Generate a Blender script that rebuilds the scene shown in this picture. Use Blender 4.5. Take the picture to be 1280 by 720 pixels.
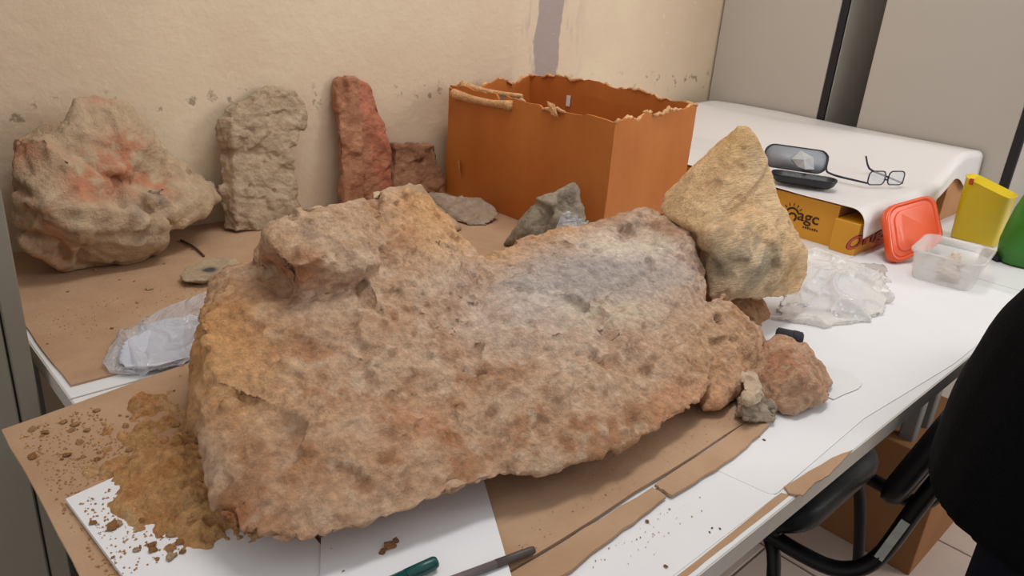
import bpy, bmesh, math, random
import numpy as np
from mathutils import Vector, Matrix

# ------------------------------------------------------------------ clear
for o in list(bpy.data.objects): bpy.data.objects.remove(o)
C = bpy.context.scene.collection
random.seed(4)
T = 0.75                 # table top height
CAMZ = 1.30              # lens height above the floor

# ------------------------------------------------------------------ camera
FPX = 950.0
RW = np.array([[0.72591, -0.2073, 0.65581], [-0.68369, -0.32149, 0.65515], [0.07502, -0.92394, -0.3751]])
cam_d = bpy.data.cameras.new('camera'); cam = bpy.data.objects.new('camera', cam_d); C.objects.link(cam)
cam_d.sensor_width = 36.0; cam_d.lens = FPX / 1280 * 36.0; cam_d.clip_start = 0.02
cx, cy, cz = RW[:, 0], -RW[:, 1], -RW[:, 2]
cam.matrix_world = Matrix(((cx[0], cy[0], cz[0], 0), (cx[1], cy[1], cz[1], 0), (cx[2], cy[2], cz[2], CAMZ), (0, 0, 0, 1)))
bpy.context.scene.camera = cam

# ------------------------------------------------------------------ light
world = bpy.data.worlds.new('world'); bpy.context.scene.world = world; world.use_nodes = True
bg = world.node_tree.nodes['Background']; bg.inputs[0].default_value = (0.98, 0.985, 1.0, 1); bg.inputs[1].default_value = 0.60
def area(name, loc, target, sx, sy, power, col):
    l = bpy.data.lights.new(name, 'AREA'); l.shape = 'RECTANGLE'; l.size = sx; l.size_y = sy; l.energy = power; l.color = col
    o = bpy.data.objects.new(name, l); C.objects.link(o); o.location = loc
    o.rotation_euler = (Vector(target) - Vector(loc)).to_track_quat('-Z', 'Y').to_euler()
    return o
area('window_daylight', (3.2, -1.0, 1.9), (1.2, 0.8, 0.8), 1.3, 1.3, 40, (0.97, 0.99, 1.0))
area('ceiling_tube_light', (1.2, 0.75, 2.9), (1.2, 0.75, 0), 1.3, 0.3, 20, (1.0, 0.99, 0.97))
vs = bpy.context.scene.view_settings
vs.view_transform = 'Standard'; vs.look = 'None'; vs.gamma = 1.0; vs.exposure = 0.0; vs.use_curve_mapping = False

# ------------------------------------------------------------------ points
def ray(u, v):
    return RW @ np.array([(u - 640) / FPX, (v - 360) / FPX, 1.0])
def g(u, v, z=0.0):                       # on the level plane z above the table top
    d = ray(u, v); t = (T + z - CAMZ) / d[2]; return (t * d[0], t * d[1], T + z)
def q(u, v, y):                           # on the upright plane at distance y towards the wall
    d = ray(u, v); t = y / d[1]; return (t * d[0], y, CAMZ + t * d[2])
def qx(u, v, x):
    d = ray(u, v); t = x / d[0]; return (x, t * d[1], CAMZ + t * d[2])

# ------------------------------------------------------------------ object helpers
def tag(o, label=None, cat=None, group=None, kind=None):
    if label: o['label'] = label
    if cat: o['category'] = cat
    if group: o['group'] = group
    if kind: o['kind'] = kind
    return o
def thing(name, loc, label, cat, group=None, kind=None):
    o = bpy.data.objects.new(name, None); o.empty_display_size = 0.05; C.objects.link(o); o.location = loc
    return tag(o, label, cat, group, kind)
def link(name, me, m=None, parent=None):
    """me is in world coordinates; the origin goes to its base (or to the parent)"""
    o = bpy.data.objects.new(name, me); C.objects.link(o)
    if m is not None and not me.materials: me.materials.append(m)
    if parent is not None:
        o.parent = parent
        p = Vector((0, 0, 0)); a = parent
        while a is not None: p += a.location; a = a.parent
        o.location = -p
    else:
        n = len(me.vertices); co = np.empty(n * 3); me.vertices.foreach_get('co', co); co = co.reshape(-1, 3)
        b = Vector(((co[:, 0].min() + co[:, 0].max()) / 2, (co[:, 1].min() + co[:, 1].max()) / 2, co[:, 2].min()))
        me.transform(Matrix.Translation(-b)); o.location = b
    return o
def bm_mesh(bm, name='m', smooth=False):
    me = bpy.data.meshes.new(name); bm.normal_update(); bm.to_mesh(me); bm.free()
    if smooth: me.polygons.foreach_set('use_smooth', [True] * len(me.polygons))
    return me
def py_mesh(verts, faces, smooth=False):
    me = bpy.data.meshes.new('m'); me.from_pydata([tuple(map(float, v)) for v in verts], [], faces); me.update()
    bm = bmesh.new(); bm.from_mesh(me); bmesh.ops.recalc_face_normals(bm, faces=bm.faces); bm.to_mesh(me); bm.free()
    if smooth: me.polygons.foreach_set('use_smooth', [True] * len(me.polygons))
    return me
def box_me(x0, x1, y0, y1, z0, z1, bev=0.0, seg=2):
    bm = bmesh.new(); bmesh.ops.create_cube(bm, size=1)
    for v in bm.verts: v.co = Vector((x0 + (v.co.x + .5) * (x1 - x0), y0 + (v.co.y + .5) * (y1 - y0), z0 + (v.co.z + .5) * (z1 - z0)))
    if bev: bmesh.ops.bevel(bm, geom=list(bm.edges), offset=bev, segments=seg, affect='EDGES', profile=0.5)
    return bm_mesh(bm)
def slab_me(pts, thick, z=None):
    """flat outline (world xyz) given thickness downwards"""
    n = len(pts); top = [(p[0], p[1], p[2] if z is None else z) for p in pts]
    bot = [(p[0], p[1], p[2] - thick) for p in top]
    return py_mesh(top + bot, [list(range(n)), list(range(2 * n - 1, n - 1, -1))] + [[i, (i + 1) % n, n + (i + 1) % n, n + i] for i in range(n)])
def catmull(pts, k=6):
    pts = [np.array(p, float) for p in pts]; P = [2 * pts[0] - pts[1]] + pts + [2 * pts[-1] - pts[-2]]; out = []
    for i in range(1, len(P) - 2):
        for j in range(k):
            t = j / k; a, b, c, d = P[i - 1], P[i], P[i + 1], P[i + 2]
            out.append(.5 * (2 * b + (c - a) * t + (2 * a - 5 * b + 4 * c - d) * t * t + (3 * b - a - 3 * c + d) * t ** 3))
    out.append(pts[-1]); return out
def tube_me(path, r, n=10, smooth_path=True, k=6):
    p = catmull(path, k) if smooth_path and len(path) > 2 else [np.array(a, float) for a in path]
    rr = r if hasattr(r, '__len__') else [r] * len(p)
    if len(rr) != len(p): rr = np.interp(np.linspace(0, 1, len(p)), np.linspace(0, 1, len(rr)), rr)
    V = []; F = []; ref = np.array([0.31, 0.17, 0.93])
    for i, a in enumerate(p):
        t = p[min(i + 1, len(p) - 1)] - p[max(i - 1, 0)]; t = t / (np.linalg.norm(t) + 1e-9)
        s = np.cross(t, ref); s /= np.linalg.norm(s); w = np.cross(t, s)
        for j in range(n):
            an = 2 * math.pi * j / n; V.append(a + rr[i] * (math.cos(an) * s + math.sin(an) * w))
    for i in range(len(p) - 1):
        for j in range(n):
            F.append([i * n + j, i * n + (j + 1) % n, (i + 1) * n + (j + 1) % n, (i + 1) * n + j])
    F.append(list(range(n))); F.append([(len(p) - 1) * n + j for j in range(n)])
    me = py_mesh(V, F, True); return me
def loft_me(rings, closed_ends=True, smooth=True):
    n = len(rings[0]); V = [v for r in rings for v in r]; F = []
    for i in range(len(rings) - 1):
        for j in range(n): F.append([i * n + j, i * n + (j + 1) % n, (i + 1) * n + (j + 1) % n, (i + 1) * n + j])
    if closed_ends: F.append(list(range(n))); F.append([(len(rings) - 1) * n + j for j in range(n)])
    return py_mesh(V, F, smooth)
def rrect(hx, hy, r, z, k=5):
    out = []
    for (sx, sy, a0) in ((1, 1, 0), (-1, 1, 90), (-1, -1, 180), (1, -1, 270)):
        for i in range(k):
            a = math.radians(a0 + 90 * i / (k - 1)); out.append(np.array([sx * (hx - r) + r * math.cos(a), sy * (hy - r) + r * math.sin(a), z]))
    return out
def join_me(meshes):
    bm = bmesh.new()
    for m in meshes: bm.from_mesh(m); bpy.data.meshes.remove(m)
    return bm_mesh(bm)
def copy_tree(o, parent=None):
    c = o.copy(); C.objects.link(c); c.parent = parent
    for ch in o.children: copy_tree(ch, c)
    return c

# ------------------------------------------------------------------ noise (numpy)
def _h(ix, iy, iz, s):
    n = (ix.astype(np.int64) * 374761393 + iy.astype(np.int64) * 668265263 + iz.astype(np.int64) * 2147483647 + s * 1274126177) & 0xFFFFFFFF
    n = ((n ^ (n >> 13)) * 1274126177) & 0xFFFFFFFF
    n = ((n ^ (n >> 16)) * 2246822519) & 0xFFFFFFFF
    return ((n ^ (n >> 15)) & 0xFFFFFF) / float(0xFFFFFF)
def vn(p, s=0):
    i = np.floor(p); f = p - i; i = i.astype(np.int64); f = f * f * f * (f * (f * 6 - 15) + 10); r = 0
    for dx in (0, 1):
        for dy in (0, 1):
            for dz in (0, 1):
                w = (f[:, 0] if dx else 1 - f[:, 0]) * (f[:, 1] if dy else 1 - f[:, 1]) * (f[:, 2] if dz else 1 - f[:, 2])
                r = r + w * _h(i[:, 0] + dx, i[:, 1] + dy, i[:, 2] + dz, s)
    return r * 2 - 1
def fbm(p, f, octv=4, s=0, gain=.5):
    a, r, t = 1.0, 0, 0
    for k in range(octv): r = r + a * vn(p * f + 17.3 * k, s + k); t += a; a *= gain; f *= 2.03
    return r / t
def cells(p, f, s=0):
    x = p * f; b = np.floor(x).astype(np.int64); d1 = np.full(len(p), 9.0); d2 = d1.copy(); cid = np.zeros(len(p))
    for dx in (-1, 0, 1):
        for dy in (-1, 0, 1):
            for dz in (-1, 0, 1):
                c = b + np.array([dx, dy, dz]); h = [_h(c[:, 0], c[:, 1], c[:, 2], s + k) for k in range(4)]
                d = np.sqrt(sum((c[:, k] + h[k] - x[:, k]) ** 2 for k in range(3)))
                n = d < d1; d2 = np.where(n, d1, np.minimum(d2, d)); cid = np.where(n, h[3], cid); d1 = np.where(n, d, d1)
    return d1, d2, cid
def facets(p, f, slope, s=0, warp=.006):
    x = (p + warp * np.stack([fbm(p, f * 1.7, 2, s + 40 + k) for k in range(3)], 1)) * f; b_ = np.floor(x).astype(np.int64); d1 = np.full(len(p), 9.0); out = np.zeros(len(p))
    for dx in (-1, 0, 1):
        for dy in (-1, 0, 1):
            for dz in (-1, 0, 1):
                c = b_ + np.array([dx, dy, dz]); h = [_h(c[:, 0], c[:, 1], c[:, 2], s + k) for k in range(7)]
                v = np.stack([c[:, k] + h[k] - x[:, k] for k in range(3)], 1); d = np.sqrt((v * v).sum(1)); n = d < d1
                val = (v * (np.stack(h[3:6], 1) - .5) * 2).sum(1) + (h[6] - .5) * .5
                out = np.where(n, val, out); d1 = np.where(n, d, d1)
    return out * slope / f
def lin(c):
    c = np.array(c, float) / 255.0
    return np.where(c <= 0.04045, c / 12.92, ((c + 0.055) / 1.055) ** 2.4)

# ------------------------------------------------------------------ materials
def nodes(name):
    m = bpy.data.materials.new(name); m.use_nodes = True; nt = m.node_tree
    return m, nt, nt.nodes['Principled BSDF']
def _n(nt, t, **kw):
    n = nt.nodes.new(t)
    for k, v in kw.items():
        if k in n.inputs: n.inputs[k].default_value = v
        else: setattr(n, k, v)
    return n
def mat(name, rgb, rough=.6, var=.12, vscale=12, bump=0.0, bscale=60, metal=0.0, coord='Object', stretch=(1, 1, 1), rgb2=None, spec=.5, **pr):
    m, nt, b = nodes(name); L = nt.links
    c1 = lin(rgb); c2 = lin(rgb2) if rgb2 is not None else c1 * (1 - var * 2)
    tc = _n(nt, 'ShaderNodeTexCoord'); mp = _n(nt, 'ShaderNodeMapping'); mp.inputs['Scale'].default_value = stretch
    L.new(tc.outputs[coord], mp.inputs[0])
    no = _n(nt, 'ShaderNodeTexNoise'); no.inputs['Scale'].default_value = vscale; no.inputs['Detail'].default_value = 5; no.inputs['Roughness'].default_value = .6
    L.new(mp.outputs[0], no.inputs['Vector'])
    rp = _n(nt, 'ShaderNodeValToRGB'); rp.color_ramp.elements[0].position = .35; rp.color_ramp.elements[1].position = .65
    rp.color_ramp.elements[0].color = (*c2, 1); rp.color_ramp.elements[1].color = (*c1, 1)
    L.new(no.outputs['Fac'], rp.inputs[0]); L.new(rp.outputs[0], b.inputs['Base Color'])
    b.inputs['Roughness'].default_value = rough; b.inputs['Metallic'].default_value = metal; b.inputs['Specular IOR Level'].default_value = spec
    for k, v in pr.items(): b.inputs[k.replace('_', ' ')].default_value = v
    if bump:
        n2 = _n(nt, 'ShaderNodeTexNoise'); n2.inputs['Scale'].default_value = bscale; n2.inputs['Detail'].default_value = 6
        L.new(mp.outputs[0], n2.inputs['Vector']); bp = _n(nt, 'ShaderNodeBump'); bp.inputs['Strength'].default_value = bump; bp.inputs['Distance'].default_value = .01
        L.new(n2.outputs['Fac'], bp.inputs['Height']); L.new(bp.outputs[0], b.inputs['Normal'])
    return m
def rock_mat(name, rough=.92, bump=.6, bscale=90, var=.25, vscale=45, stretch=(1, 1, 1), rot=(0, 0, 0)):
    """colour from the stone's own colour layer, broken up by grain"""
    m, nt, b = nodes(name); L = nt.links
    vc = _n(nt, 'ShaderNodeVertexColor', layer_name='Col'); tc = _n(nt, 'ShaderNodeTexCoord'); mp = _n(nt, 'ShaderNodeMapping')
    mp.inputs['Scale'].default_value = stretch; mp.inputs['Rotation'].default_value = rot; L.new(tc.outputs['Object'], mp.inputs[0])
    n1 = _n(nt, 'ShaderNodeTexNoise'); n1.inputs['Scale'].default_value = vscale; n1.inputs['Detail'].default_value = 8; n1.inputs['Roughness'].default_value = .7
    L.new(mp.outputs[0], n1.inputs['Vector'])
    mr = _n(nt, 'ShaderNodeMapRange'); mr.inputs[1].default_value = .3; mr.inputs[2].default_value = .7; mr.inputs[3].default_value = 1 - var; mr.inputs[4].default_value = 1 + var
    L.new(n1.outputs['Fac'], mr.inputs[0])
    mx = _n(nt, 'ShaderNodeVectorMath', operation='SCALE'); L.new(vc.outputs['Color'], mx.inputs[0]); L.new(mr.outputs[0], mx.inputs['Scale'])
    L.new(mx.outputs[0], b.inputs['Base Color'])
    n2 = _n(nt, 'ShaderNodeTexNoise'); n2.inputs['Scale'].default_value = bscale; n2.inputs['Detail'].default_value = 9; n2.inputs['Roughness'].default_value = .65
    L.new(mp.outputs[0], n2.inputs['Vector'])
    bp = _n(nt, 'ShaderNodeBump'); bp.inputs['Strength'].default_value = bump; bp.inputs['Distance'].default_value = .016
    L.new(n2.outputs['Fac'], bp.inputs['Height']); L.new(bp.outputs[0], b.inputs['Normal'])
    b.inputs['Roughness'].default_value = rough; b.inputs['Specular IOR Level'].default_value = .2
    return m
def plastic_mat(name, rgb, clear=.5, rough=.2, crumple=0, cscale=40):
    m, nt, b = nodes(name); L = nt.links
    b.inputs['Base Color'].default_value = (*lin(rgb), 1); b.inputs['Roughness'].default_value = rough
    tr = _n(nt, 'ShaderNodeBsdfTransparent'); mx = _n(nt, 'ShaderNodeMixShader'); lw = _n(nt, 'ShaderNodeLayerWeight'); lw.inputs[0].default_value = .35
    mr = _n(nt, 'ShaderNodeMapRange'); mr.inputs[3].default_value = 1 - clear; mr.inputs[4].default_value = min(1.0, 1.35 - clear)
    L.new(lw.outputs['Facing'], mr.inputs[0]); L.new(mr.outputs[0], mx.inputs[0]); L.new(tr.outputs[0], mx.inputs[1]); L.new(b.outputs[0], mx.inputs[2])
    L.new(mx.outputs[0], nt.nodes['Material Output'].inputs[0])
    if crumple:
        tc = _n(nt, 'ShaderNodeTexCoord'); vo = _n(nt, 'ShaderNodeTexNoise'); vo.inputs['Scale'].default_value = cscale; vo.inputs['Detail'].default_value = 3; vo.inputs['Distortion'].default_value = 1.2
        L.new(tc.outputs['Object'], vo.inputs['Vector']); bp = _n(nt, 'ShaderNodeBump'); bp.inputs['Strength'].default_value = crumple; bp.inputs['Distance'].default_value = .02
        L.new(vo.outputs['Fac'], bp.inputs['Height']); L.new(bp.outputs[0], b.inputs['Normal'])
    return m

M = {}
M['card'] = mat('brown_cardboard', (190, 140, 98), .85, .07, 6, .12, 120, rgb2=(176, 126, 86), spec=.2)
M['card_dusty'] = mat('dusty_cardboard', (186, 152, 122), .9, .08, 9, .15, 160, rgb2=(174, 138, 108), spec=.15)
M['carton'] = mat('orange_brown_carton', (196, 118, 52), .55, .06, 3, .12, 30, stretch=(1.6, 1.6, .8), rgb2=(182, 102, 40), spec=.4)
M['card_dark'] = mat('shaded_brown_carton', (150, 104, 66), .8, .07, 6, .1, 100, spec=.2)  # carton brown darkened, under-table shade put into the colour
M['torn'] = mat('torn_cardboard_core', (228, 176, 126), .95, .15, 60, .5, 200, spec=.1)
M['laminate'] = mat('white_laminate', (230, 229, 228), .35, .02, 5, 0)
M['laminate_edge'] = mat('white_edge_band', (205, 196, 186), .45, .04, 8, .05, 40)
M['steel_leg'] = mat('grey_painted_steel', (120, 118, 114), .5, .04, 8)
M['paper'] = mat('white_paper', (232, 230, 230), .6, .015, 5, .04, 14)
M['sheet'] = mat('glossy_white_cover_sheet', (232, 226, 222), .32, .015, 3, .05, 8)
M['cab'] = mat('beige_grey_steel', (186, 177, 166), .45, .02, 2, .02, 200)
M['cab_dark'] = mat('black_edge_trim', (24, 20, 26), .5, .05, 20)
M['cabl'] = mat('grey_green_steel', (134, 126, 112), .5, .03, 3, .02, 150)
M['floor'] = mat('pale_floor_tile', (206, 186, 172), .3, .05, 4)
M['grout'] = mat('tile_grout', (150, 130, 116), .8, .05, 20)
M['black_vinyl'] = mat('black_vinyl', (12, 12, 16), .4, .1, 20, .08, 90, spec=.25)
M['black_metal'] = mat('black_painted_tube', (9, 9, 11), .4, .05, 20, spec=.3)
M['tag'] = mat('white_inventory_tag', (200, 204, 196), .5, .1, 60)
M['coat'] = mat('black_wool', (7, 7, 9), .95, .1, 60, .2, 300, spec=.1)
M['navy'] = mat('dark_navy_denim', (16, 18, 34), .9, .1, 80, .2, 300, spec=.15)
M['skin'] = mat('skin', (176, 128, 100), .55, .05, 10)
M['hair'] = mat('dark_hair', (28, 20, 16), .5, .2, 60, .4, 120)
M['shoe'] = mat('black_shoe_leather', (18, 17, 17), .35, .1, 20)
M['yellow_card'] = mat('yellow_printed_carton', (222, 158, 38), .45, .03, 4)
M['red_print'] = mat('red_print', (186, 60, 30), .5, .05, 30)
M['dark_print'] = mat('dark_brown_print', (70, 34, 16), .6, .05, 30)
M['orange_plastic'] = mat('orange_plastic_lid', (238, 88, 40), .25, .02, 4, Coat_Weight=.3)
M['clear_tub'] = plastic_mat('clear_plastic_tub', (230, 228, 224), .72, .15)
M['bag'] = plastic_mat('thin_clear_bag', (240, 234, 228), .55, .14, .5, 16)
M['bag_thin'] = plastic_mat('filmy_clear_bag', (226, 224, 226), .72, .14, .8, 26)
M['bag_glint'] = plastic_mat('clear_wrap', (226, 226, 230), .5, .08, 1.0, 70)
M['yellow_plastic'] = mat('yellow_plastic', (236, 204, 20), .35, .05, 8)
M['green_plastic'] = mat('green_plastic', (52, 128, 30), .4, .15, 14)
M['frame_black'] = mat('dark_eyeglass_frame', (26, 26, 48), .3, .05, 30)
M['lens'] = plastic_mat('eyeglass_lens', (226, 228, 234), .8, .03)
M['case_shell'] = mat('black_case_shell', (26, 26, 28), .4, .1, 60, .1, 200)
M['case_lining'] = mat('silver_grey_lining', (150, 152, 156), .5, .06, 20)
M['cloth'] = mat('grey_cleaning_cloth', (188, 186, 186), .8, .08, 20, .2, 60)
M['wood_dark'] = mat('dark_wood_handle', (96, 74, 58), .5, .15, 8, .1, 60, stretch=(1, 8, 8))
M['chrome'] = mat('bright_metal', (200, 190, 178), .25, .05, 20, metal=1.0)
M['bristle'] = mat('black_bristle', (22, 20, 22), .8, .2, 90, .5, 300)
M['pen_green'] = mat('dark_green_barrel', (16, 74, 70), .3, .03, 10)
M['pen_grey'] = mat('grey_pencil_lacquer', (112, 100, 100), .45, .05, 20)
M['pen_tip'] = mat('dark_grey_grip', (82, 70, 66), .5, .05, 20)
M['rubber'] = mat('dark_rubber', (46, 44, 52), .75, .1, 40, .2, 200)
M['white_crumple'] = mat('white_crumpled_paper', (206, 206, 214), .6, .04, 14, .5, 30)
M['soil'] = rock_mat('orange_sandy_debris', .95, .9, 160, .3, 120)
M['bone'] = rock_mat('fossil_bone_matrix', .9, .8, 130, .3, 95)
M['bone_grain'] = rock_mat('fossil_bone_grain', .85, .8, 60, .24, 26, stretch=(1.0, 5.0, 5.0), rot=(0, .25, .5))
M['stone'] = rock_mat('rough_stone', .92, .6, 80, .18, 40)

# wall paint with its bare plaster stripe, scuffs and chips
def wall_mat():
    m, nt, b = nodes('cream_painted_plaster'); L = nt.links
    tc = _n(nt, 'ShaderNodeTexCoord'); sp = _n(nt, 'ShaderNodeSeparateXYZ'); L.new(tc.outputs['Object'], sp.inputs[0])
    def math_(op, a, bb=None, cc=None):
        n = _n(nt, 'ShaderNodeMath', operation=op)
        for i, x in enumerate((a, bb, cc)):
            if x is None: continue
            if isinstance(x, (int, float)): n.inputs[i].default_value = x
            else: L.new(x, n.inputs[i])
        return n.outputs[0]
    def noise(scale, det=4, vec=None, st=None):
        n = _n(nt, 'ShaderNodeTexNoise'); n.inputs['Scale'].default_value = scale; n.inputs['Detail'].default_value = det; n.inputs['Roughness'].default_value = .6
        if st:
            mp = _n(nt, 'ShaderNodeMapping'); mp.inputs['Scale'].default_value = st; L.new(tc.outputs['Object'], mp.inputs[0]); L.new(mp.outputs[0], n.inputs['Vector'])
        else: L.new(tc.outputs['Object'], n.inputs['Vector'])
        return n.outputs['Fac']
    def sstep(x, a, bb):
        n = _n(nt, 'ShaderNodeMapRange'); n.interpolation_type = 'SMOOTHSTEP'; n.inputs[1].default_value = a; n.inputs[2].default_value = bb; L.new(x, n.inputs[0]); return n.outputs[0]
    def mix(f, a, bb):
        n = _n(nt, 'ShaderNodeMix', data_type='RGBA')
        L.new(f, n.inputs[0])
        for i, x in ((6, a), (7, bb)):
            if isinstance(x, tuple): n.inputs[i].default_value = (*x, 1)
            else: L.new(x, n.inputs[i])
        return n.outputs[2]
    x, z = sp.outputs[0], sp.outputs[2]
    base = mix(sstep(noise(2.2, 3), .35, .65), tuple(lin((226, 206, 176))), tuple(lin((220, 196, 168))))
    # bare grey stripe, object x measured from the wall centre
    x0 = q(688, 40, WY)[0] - WCX
    wob = math_('MULTIPLY_ADD', noise(9, 5, st=(1, 1, .35)), .11, -.055)
    dx = math_('ABSOLUTE', math_('ADD', math_('SUBTRACT', x, x0), wob))
    zlow = q(690, 96, WY)[2] - WCZ
    stripe = math_('MULTIPLY', math_('SUBTRACT', 1.0, sstep(dx, .043, .05)), sstep(z, zlow - .06, zlow - .03))
    halo = math_('MULTIPLY', math_('MULTIPLY', math_('SUBTRACT', 1.0, sstep(dx, .05, .2)), sstep(noise(26, 5, st=(1, 1, .22)), .5, .6)), .8)
    col = mix(halo, base, tuple(lin((196, 178, 160))))
    col = mix(stripe, col, tuple(lin((170, 152, 144))))
    # scuff band at shelf height
    zb = q(210, 132, WY)[2] - WCZ
    band = math_('SUBTRACT', 1.0, sstep(math_('ABSOLUTE', math_('SUBTRACT', z, zb)), .01, .045))
    scuff = math_('MULTIPLY', math_('MULTIPLY', band, sstep(noise(30, 5), .58, .66)), .7)
    col = mix(scuff, col, tuple(lin((132, 112, 92))))
    chips = math_('MULTIPLY', sstep(noise(38, 2), .715, .74), .5)
    col = mix(chips, col, tuple(lin((232, 214, 186))))
    L.new(col, b.inputs['Base Color']); b.inputs['Roughness'].default_value = .7; b.inputs['Specular IOR Level'].default_value = .25
    bp = _n(nt, 'ShaderNodeBump'); bp.inputs['Strength'].default_value = .25; bp.inputs['Distance'].default_value = .01
    hh = math_('ADD', noise(34, 5), math_('MULTIPLY', stripe, -.5)); L.new(hh, bp.inputs['Height']); L.new(bp.outputs[0], b.inputs['Normal'])
    return m

# ------------------------------------------------------------------ stones
def hull_bm(bm, pts):
    vs_ = [bm.verts.new(p) for p in pts]
    r = bmesh.ops.convex_hull(bm, input=vs_)
    junk = [e for e in set(r['geom_interior'] + r['geom_unused']) if isinstance(e, bmesh.types.BMVert)]
    if junk: bmesh.ops.delete(bm, geom=junk, context='VERTS')
def remesh(me, vox):
    o = bpy.data.objects.new('tmp', me); C.objects.link(o)
    md = o.modifiers.new('r', 'REMESH'); md.mode = 'VOXEL'; md.voxel_size = vox; md.adaptivity = 0
    dg = bpy.context.evaluated_depsgraph_get(); dg.update()
    m2 = bpy.data.meshes.new_from_object(o.evaluated_get(dg)); bpy.data.objects.remove(o); bpy.data.meshes.remove(me)
    m2.materials.clear(); return m2
def getco(me):
    a = np.empty(len(me.vertices) * 3); me.vertices.foreach_get('co', a); return a.reshape(-1, 3)
def setco(me, a): me.vertices.foreach_set('co', a.ravel()); me.update()
def getno(me):
    a = np.empty(len(me.vertices) * 3); me.vertex_normals.foreach_get('vector', a); return a.reshape(-1, 3)
def relax(me, it):
    if not it: return
    e = np.empty(len(me.edges) * 2, dtype=np.int32); me.edges.foreach_get('vertices', e); e = e.reshape(-1, 2); co = getco(me); n = len(co)
    deg = np.bincount(e.ravel(), minlength=n).astype(float)[:, None]; deg[deg == 0] = 1
    for _ in range(it):
        s = np.stack([np.bincount(e[:, 0], co[e[:, 1], k], n) + np.bincount(e[:, 1], co[e[:, 0], k], n) for k in range(3)], 1)
        co = co + .5 * (s / deg - co)
    setco(me, co)
def paint(me, col):
    a = me.color_attributes.new('Col', 'FLOAT_COLOR', 'POINT')
    c = np.ones((len(me.vertices), 4)); c[:, :3] = np.clip(col, 0.003, 1); a.data.foreach_set('color', c.ravel())
def stone_me(hulls, vox=.005, soft=3, disp=((14, .008), (45, .004), (120, .0015)), chip=None, colour=None, zmin=None, shape=None, facet=()):
    bm = bmesh.new()
    for h in hulls:
        b2 = bmesh.new(); hull_bm(b2, h); m_ = bpy.data.meshes.new('t'); b2.to_mesh(m_); b2.free(); bm.from_mesh(m_); bpy.data.meshes.remove(m_)
    me = bm_mesh(bm); me = remesh(me, vox); relax(me, soft)
    for k, (f, a) in enumerate(disp):
        co = getco(me); setco(me, co + getno(me) * (fbm(co, f, 3, 11 * k + len(hulls))[:, None] * a))
    if chip:
        f, a, w = chip; co = getco(me); d1, d2, cid = cells(co + fbm(co, 20, 2, 3)[:, None] * .01, f, 5)
        setco(me, co + getno(me) * ((cid - .5) * a - np.exp(-((d2 - d1) / w) ** 2) * a * .5)[:, None])
    for k, (f, sl) in enumerate(facet):
        co = getco(me); setco(me, co + getno(me) * facets(co, f, sl, 3 + 7 * k)[:, None])
    if facet: relax(me, 1)
    if shape: setco(me, shape(getco(me), getno(me)))
    if zmin is not None: co = getco(me); co[:, 2] = np.maximum(co[:, 2], zmin); setco(me, co)
    me.polygons.foreach_set('use_smooth', [True] * len(me.polygons))
    paint(me, colour(getco(me), getno(me)) if colour else np.tile(lin((160, 140, 120)), (len(me.vertices), 1)))
    return me
def blend(c, f, rgb): return c * (1 - f[:, None]) + lin(rgb)[None] * f[:, None]
def spot(p, ctr, r): return np.exp(-(((p - np.array(ctr)) / np.array(r if hasattr(r, '__len__') else [r] * 3)) ** 2).sum(1))
def ss(x, a, b): t = np.clip((x - a) / (b - a), 0, 1); return t * t * (3 - 2 * t)

# ================================================================== the setting
WY, WCX, WCZ = 1.612, 1.2, 0.0
def struct(name, me, m): return tag(link(name, me, m), kind='structure')
struct('wall_back', box_me(-1.2, 3.6, WY, WY + .12, 0, 2.9), wall_mat())['label'] = 'cream painted wall with a bare grey stripe'
M['wall2'] = mat('pale_wall_paint', (214, 206, 196), .7, .03, 3, .1, 30)
struct('wall_right', box_me(3.25, 3.37, -2.2, WY, 0, 2.9), M['wall2'])['label'] = 'pale wall behind the cabinets'
fl = struct('floor', box_me(-1.2, 3.25, -2.2, WY, -.1, -.006), M['grout']); fl['label'] = 'pale tiled floor'
tile0 = None
for i in range(11):
    for j in range(9):
        x, y = -1.19 + i * .402, -2.19 + j * .402
        x1, y1 = min(x + .396, 3.24), min(y + .396, WY - .005)
        me = box_me(x, x1, y, y1, -.006, 0, .0015, 1); link('tile', me, M['floor'], fl)

# ------------------------------------------------------------------ tables
FY = .286                     # front edge of the near table
SX = 1.912                    # joint between the two near tables
def table(x0, x1, y0, y1, label):
    t = thing('table', ((x0 + x1) / 2, (y0 + y1) / 2, 0), label, 'table')
    link('tabletop', box_me(x0, x1, y0, y1, T - .028, T, .0015, 2), M['laminate'], t)
    e = .0015
    link('edge_band', join_me([box_me(x0 - e, x1 + e, y0 - e, y0, T - .028, T - .001), box_me(x0 - e, x0, y0, y1, T - .028, T - .001),
                               box_me(x1, x1 + e, y0, y1, T - .028, T - .001)]), M['laminate_edge'], t)
    ins = .03
    for (a, b_, c, d) in ((x0 + ins, x1 - ins, y0 + .14, y0 + .16), (x0 + ins, x1 - ins, y1 - ins - .02, y1 - ins), (x0 + ins, x0 + ins + .02, y0 + .14, y1 - ins), (x1 - ins - .02, x1 - ins, y0 + .14, y1 - ins)):
        link('apron', box_me(a, b_, c, d, T - .09, T - .028), M['steel_leg'], t)
    for lx in (x0 + ins, x1 - ins - .035):
        for ly in (y0 + .14, y1 - ins - .035):
            link('leg', box_me(lx, lx + .035, ly, ly + .035, 0, T - .028, .003, 1), M['steel_leg'], t)
    return t
table(.203, SX - .002, FY, .998, 'white laminate table under the big fossil bone')
table(SX + .002, 2.555, FY, .998, 'white laminate table under the yellow cartons and the green bottle')
table(.203, 2.555, 1.002, WY - .004, 'white table against the cream wall, under the torn carton and upright stones')

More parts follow.
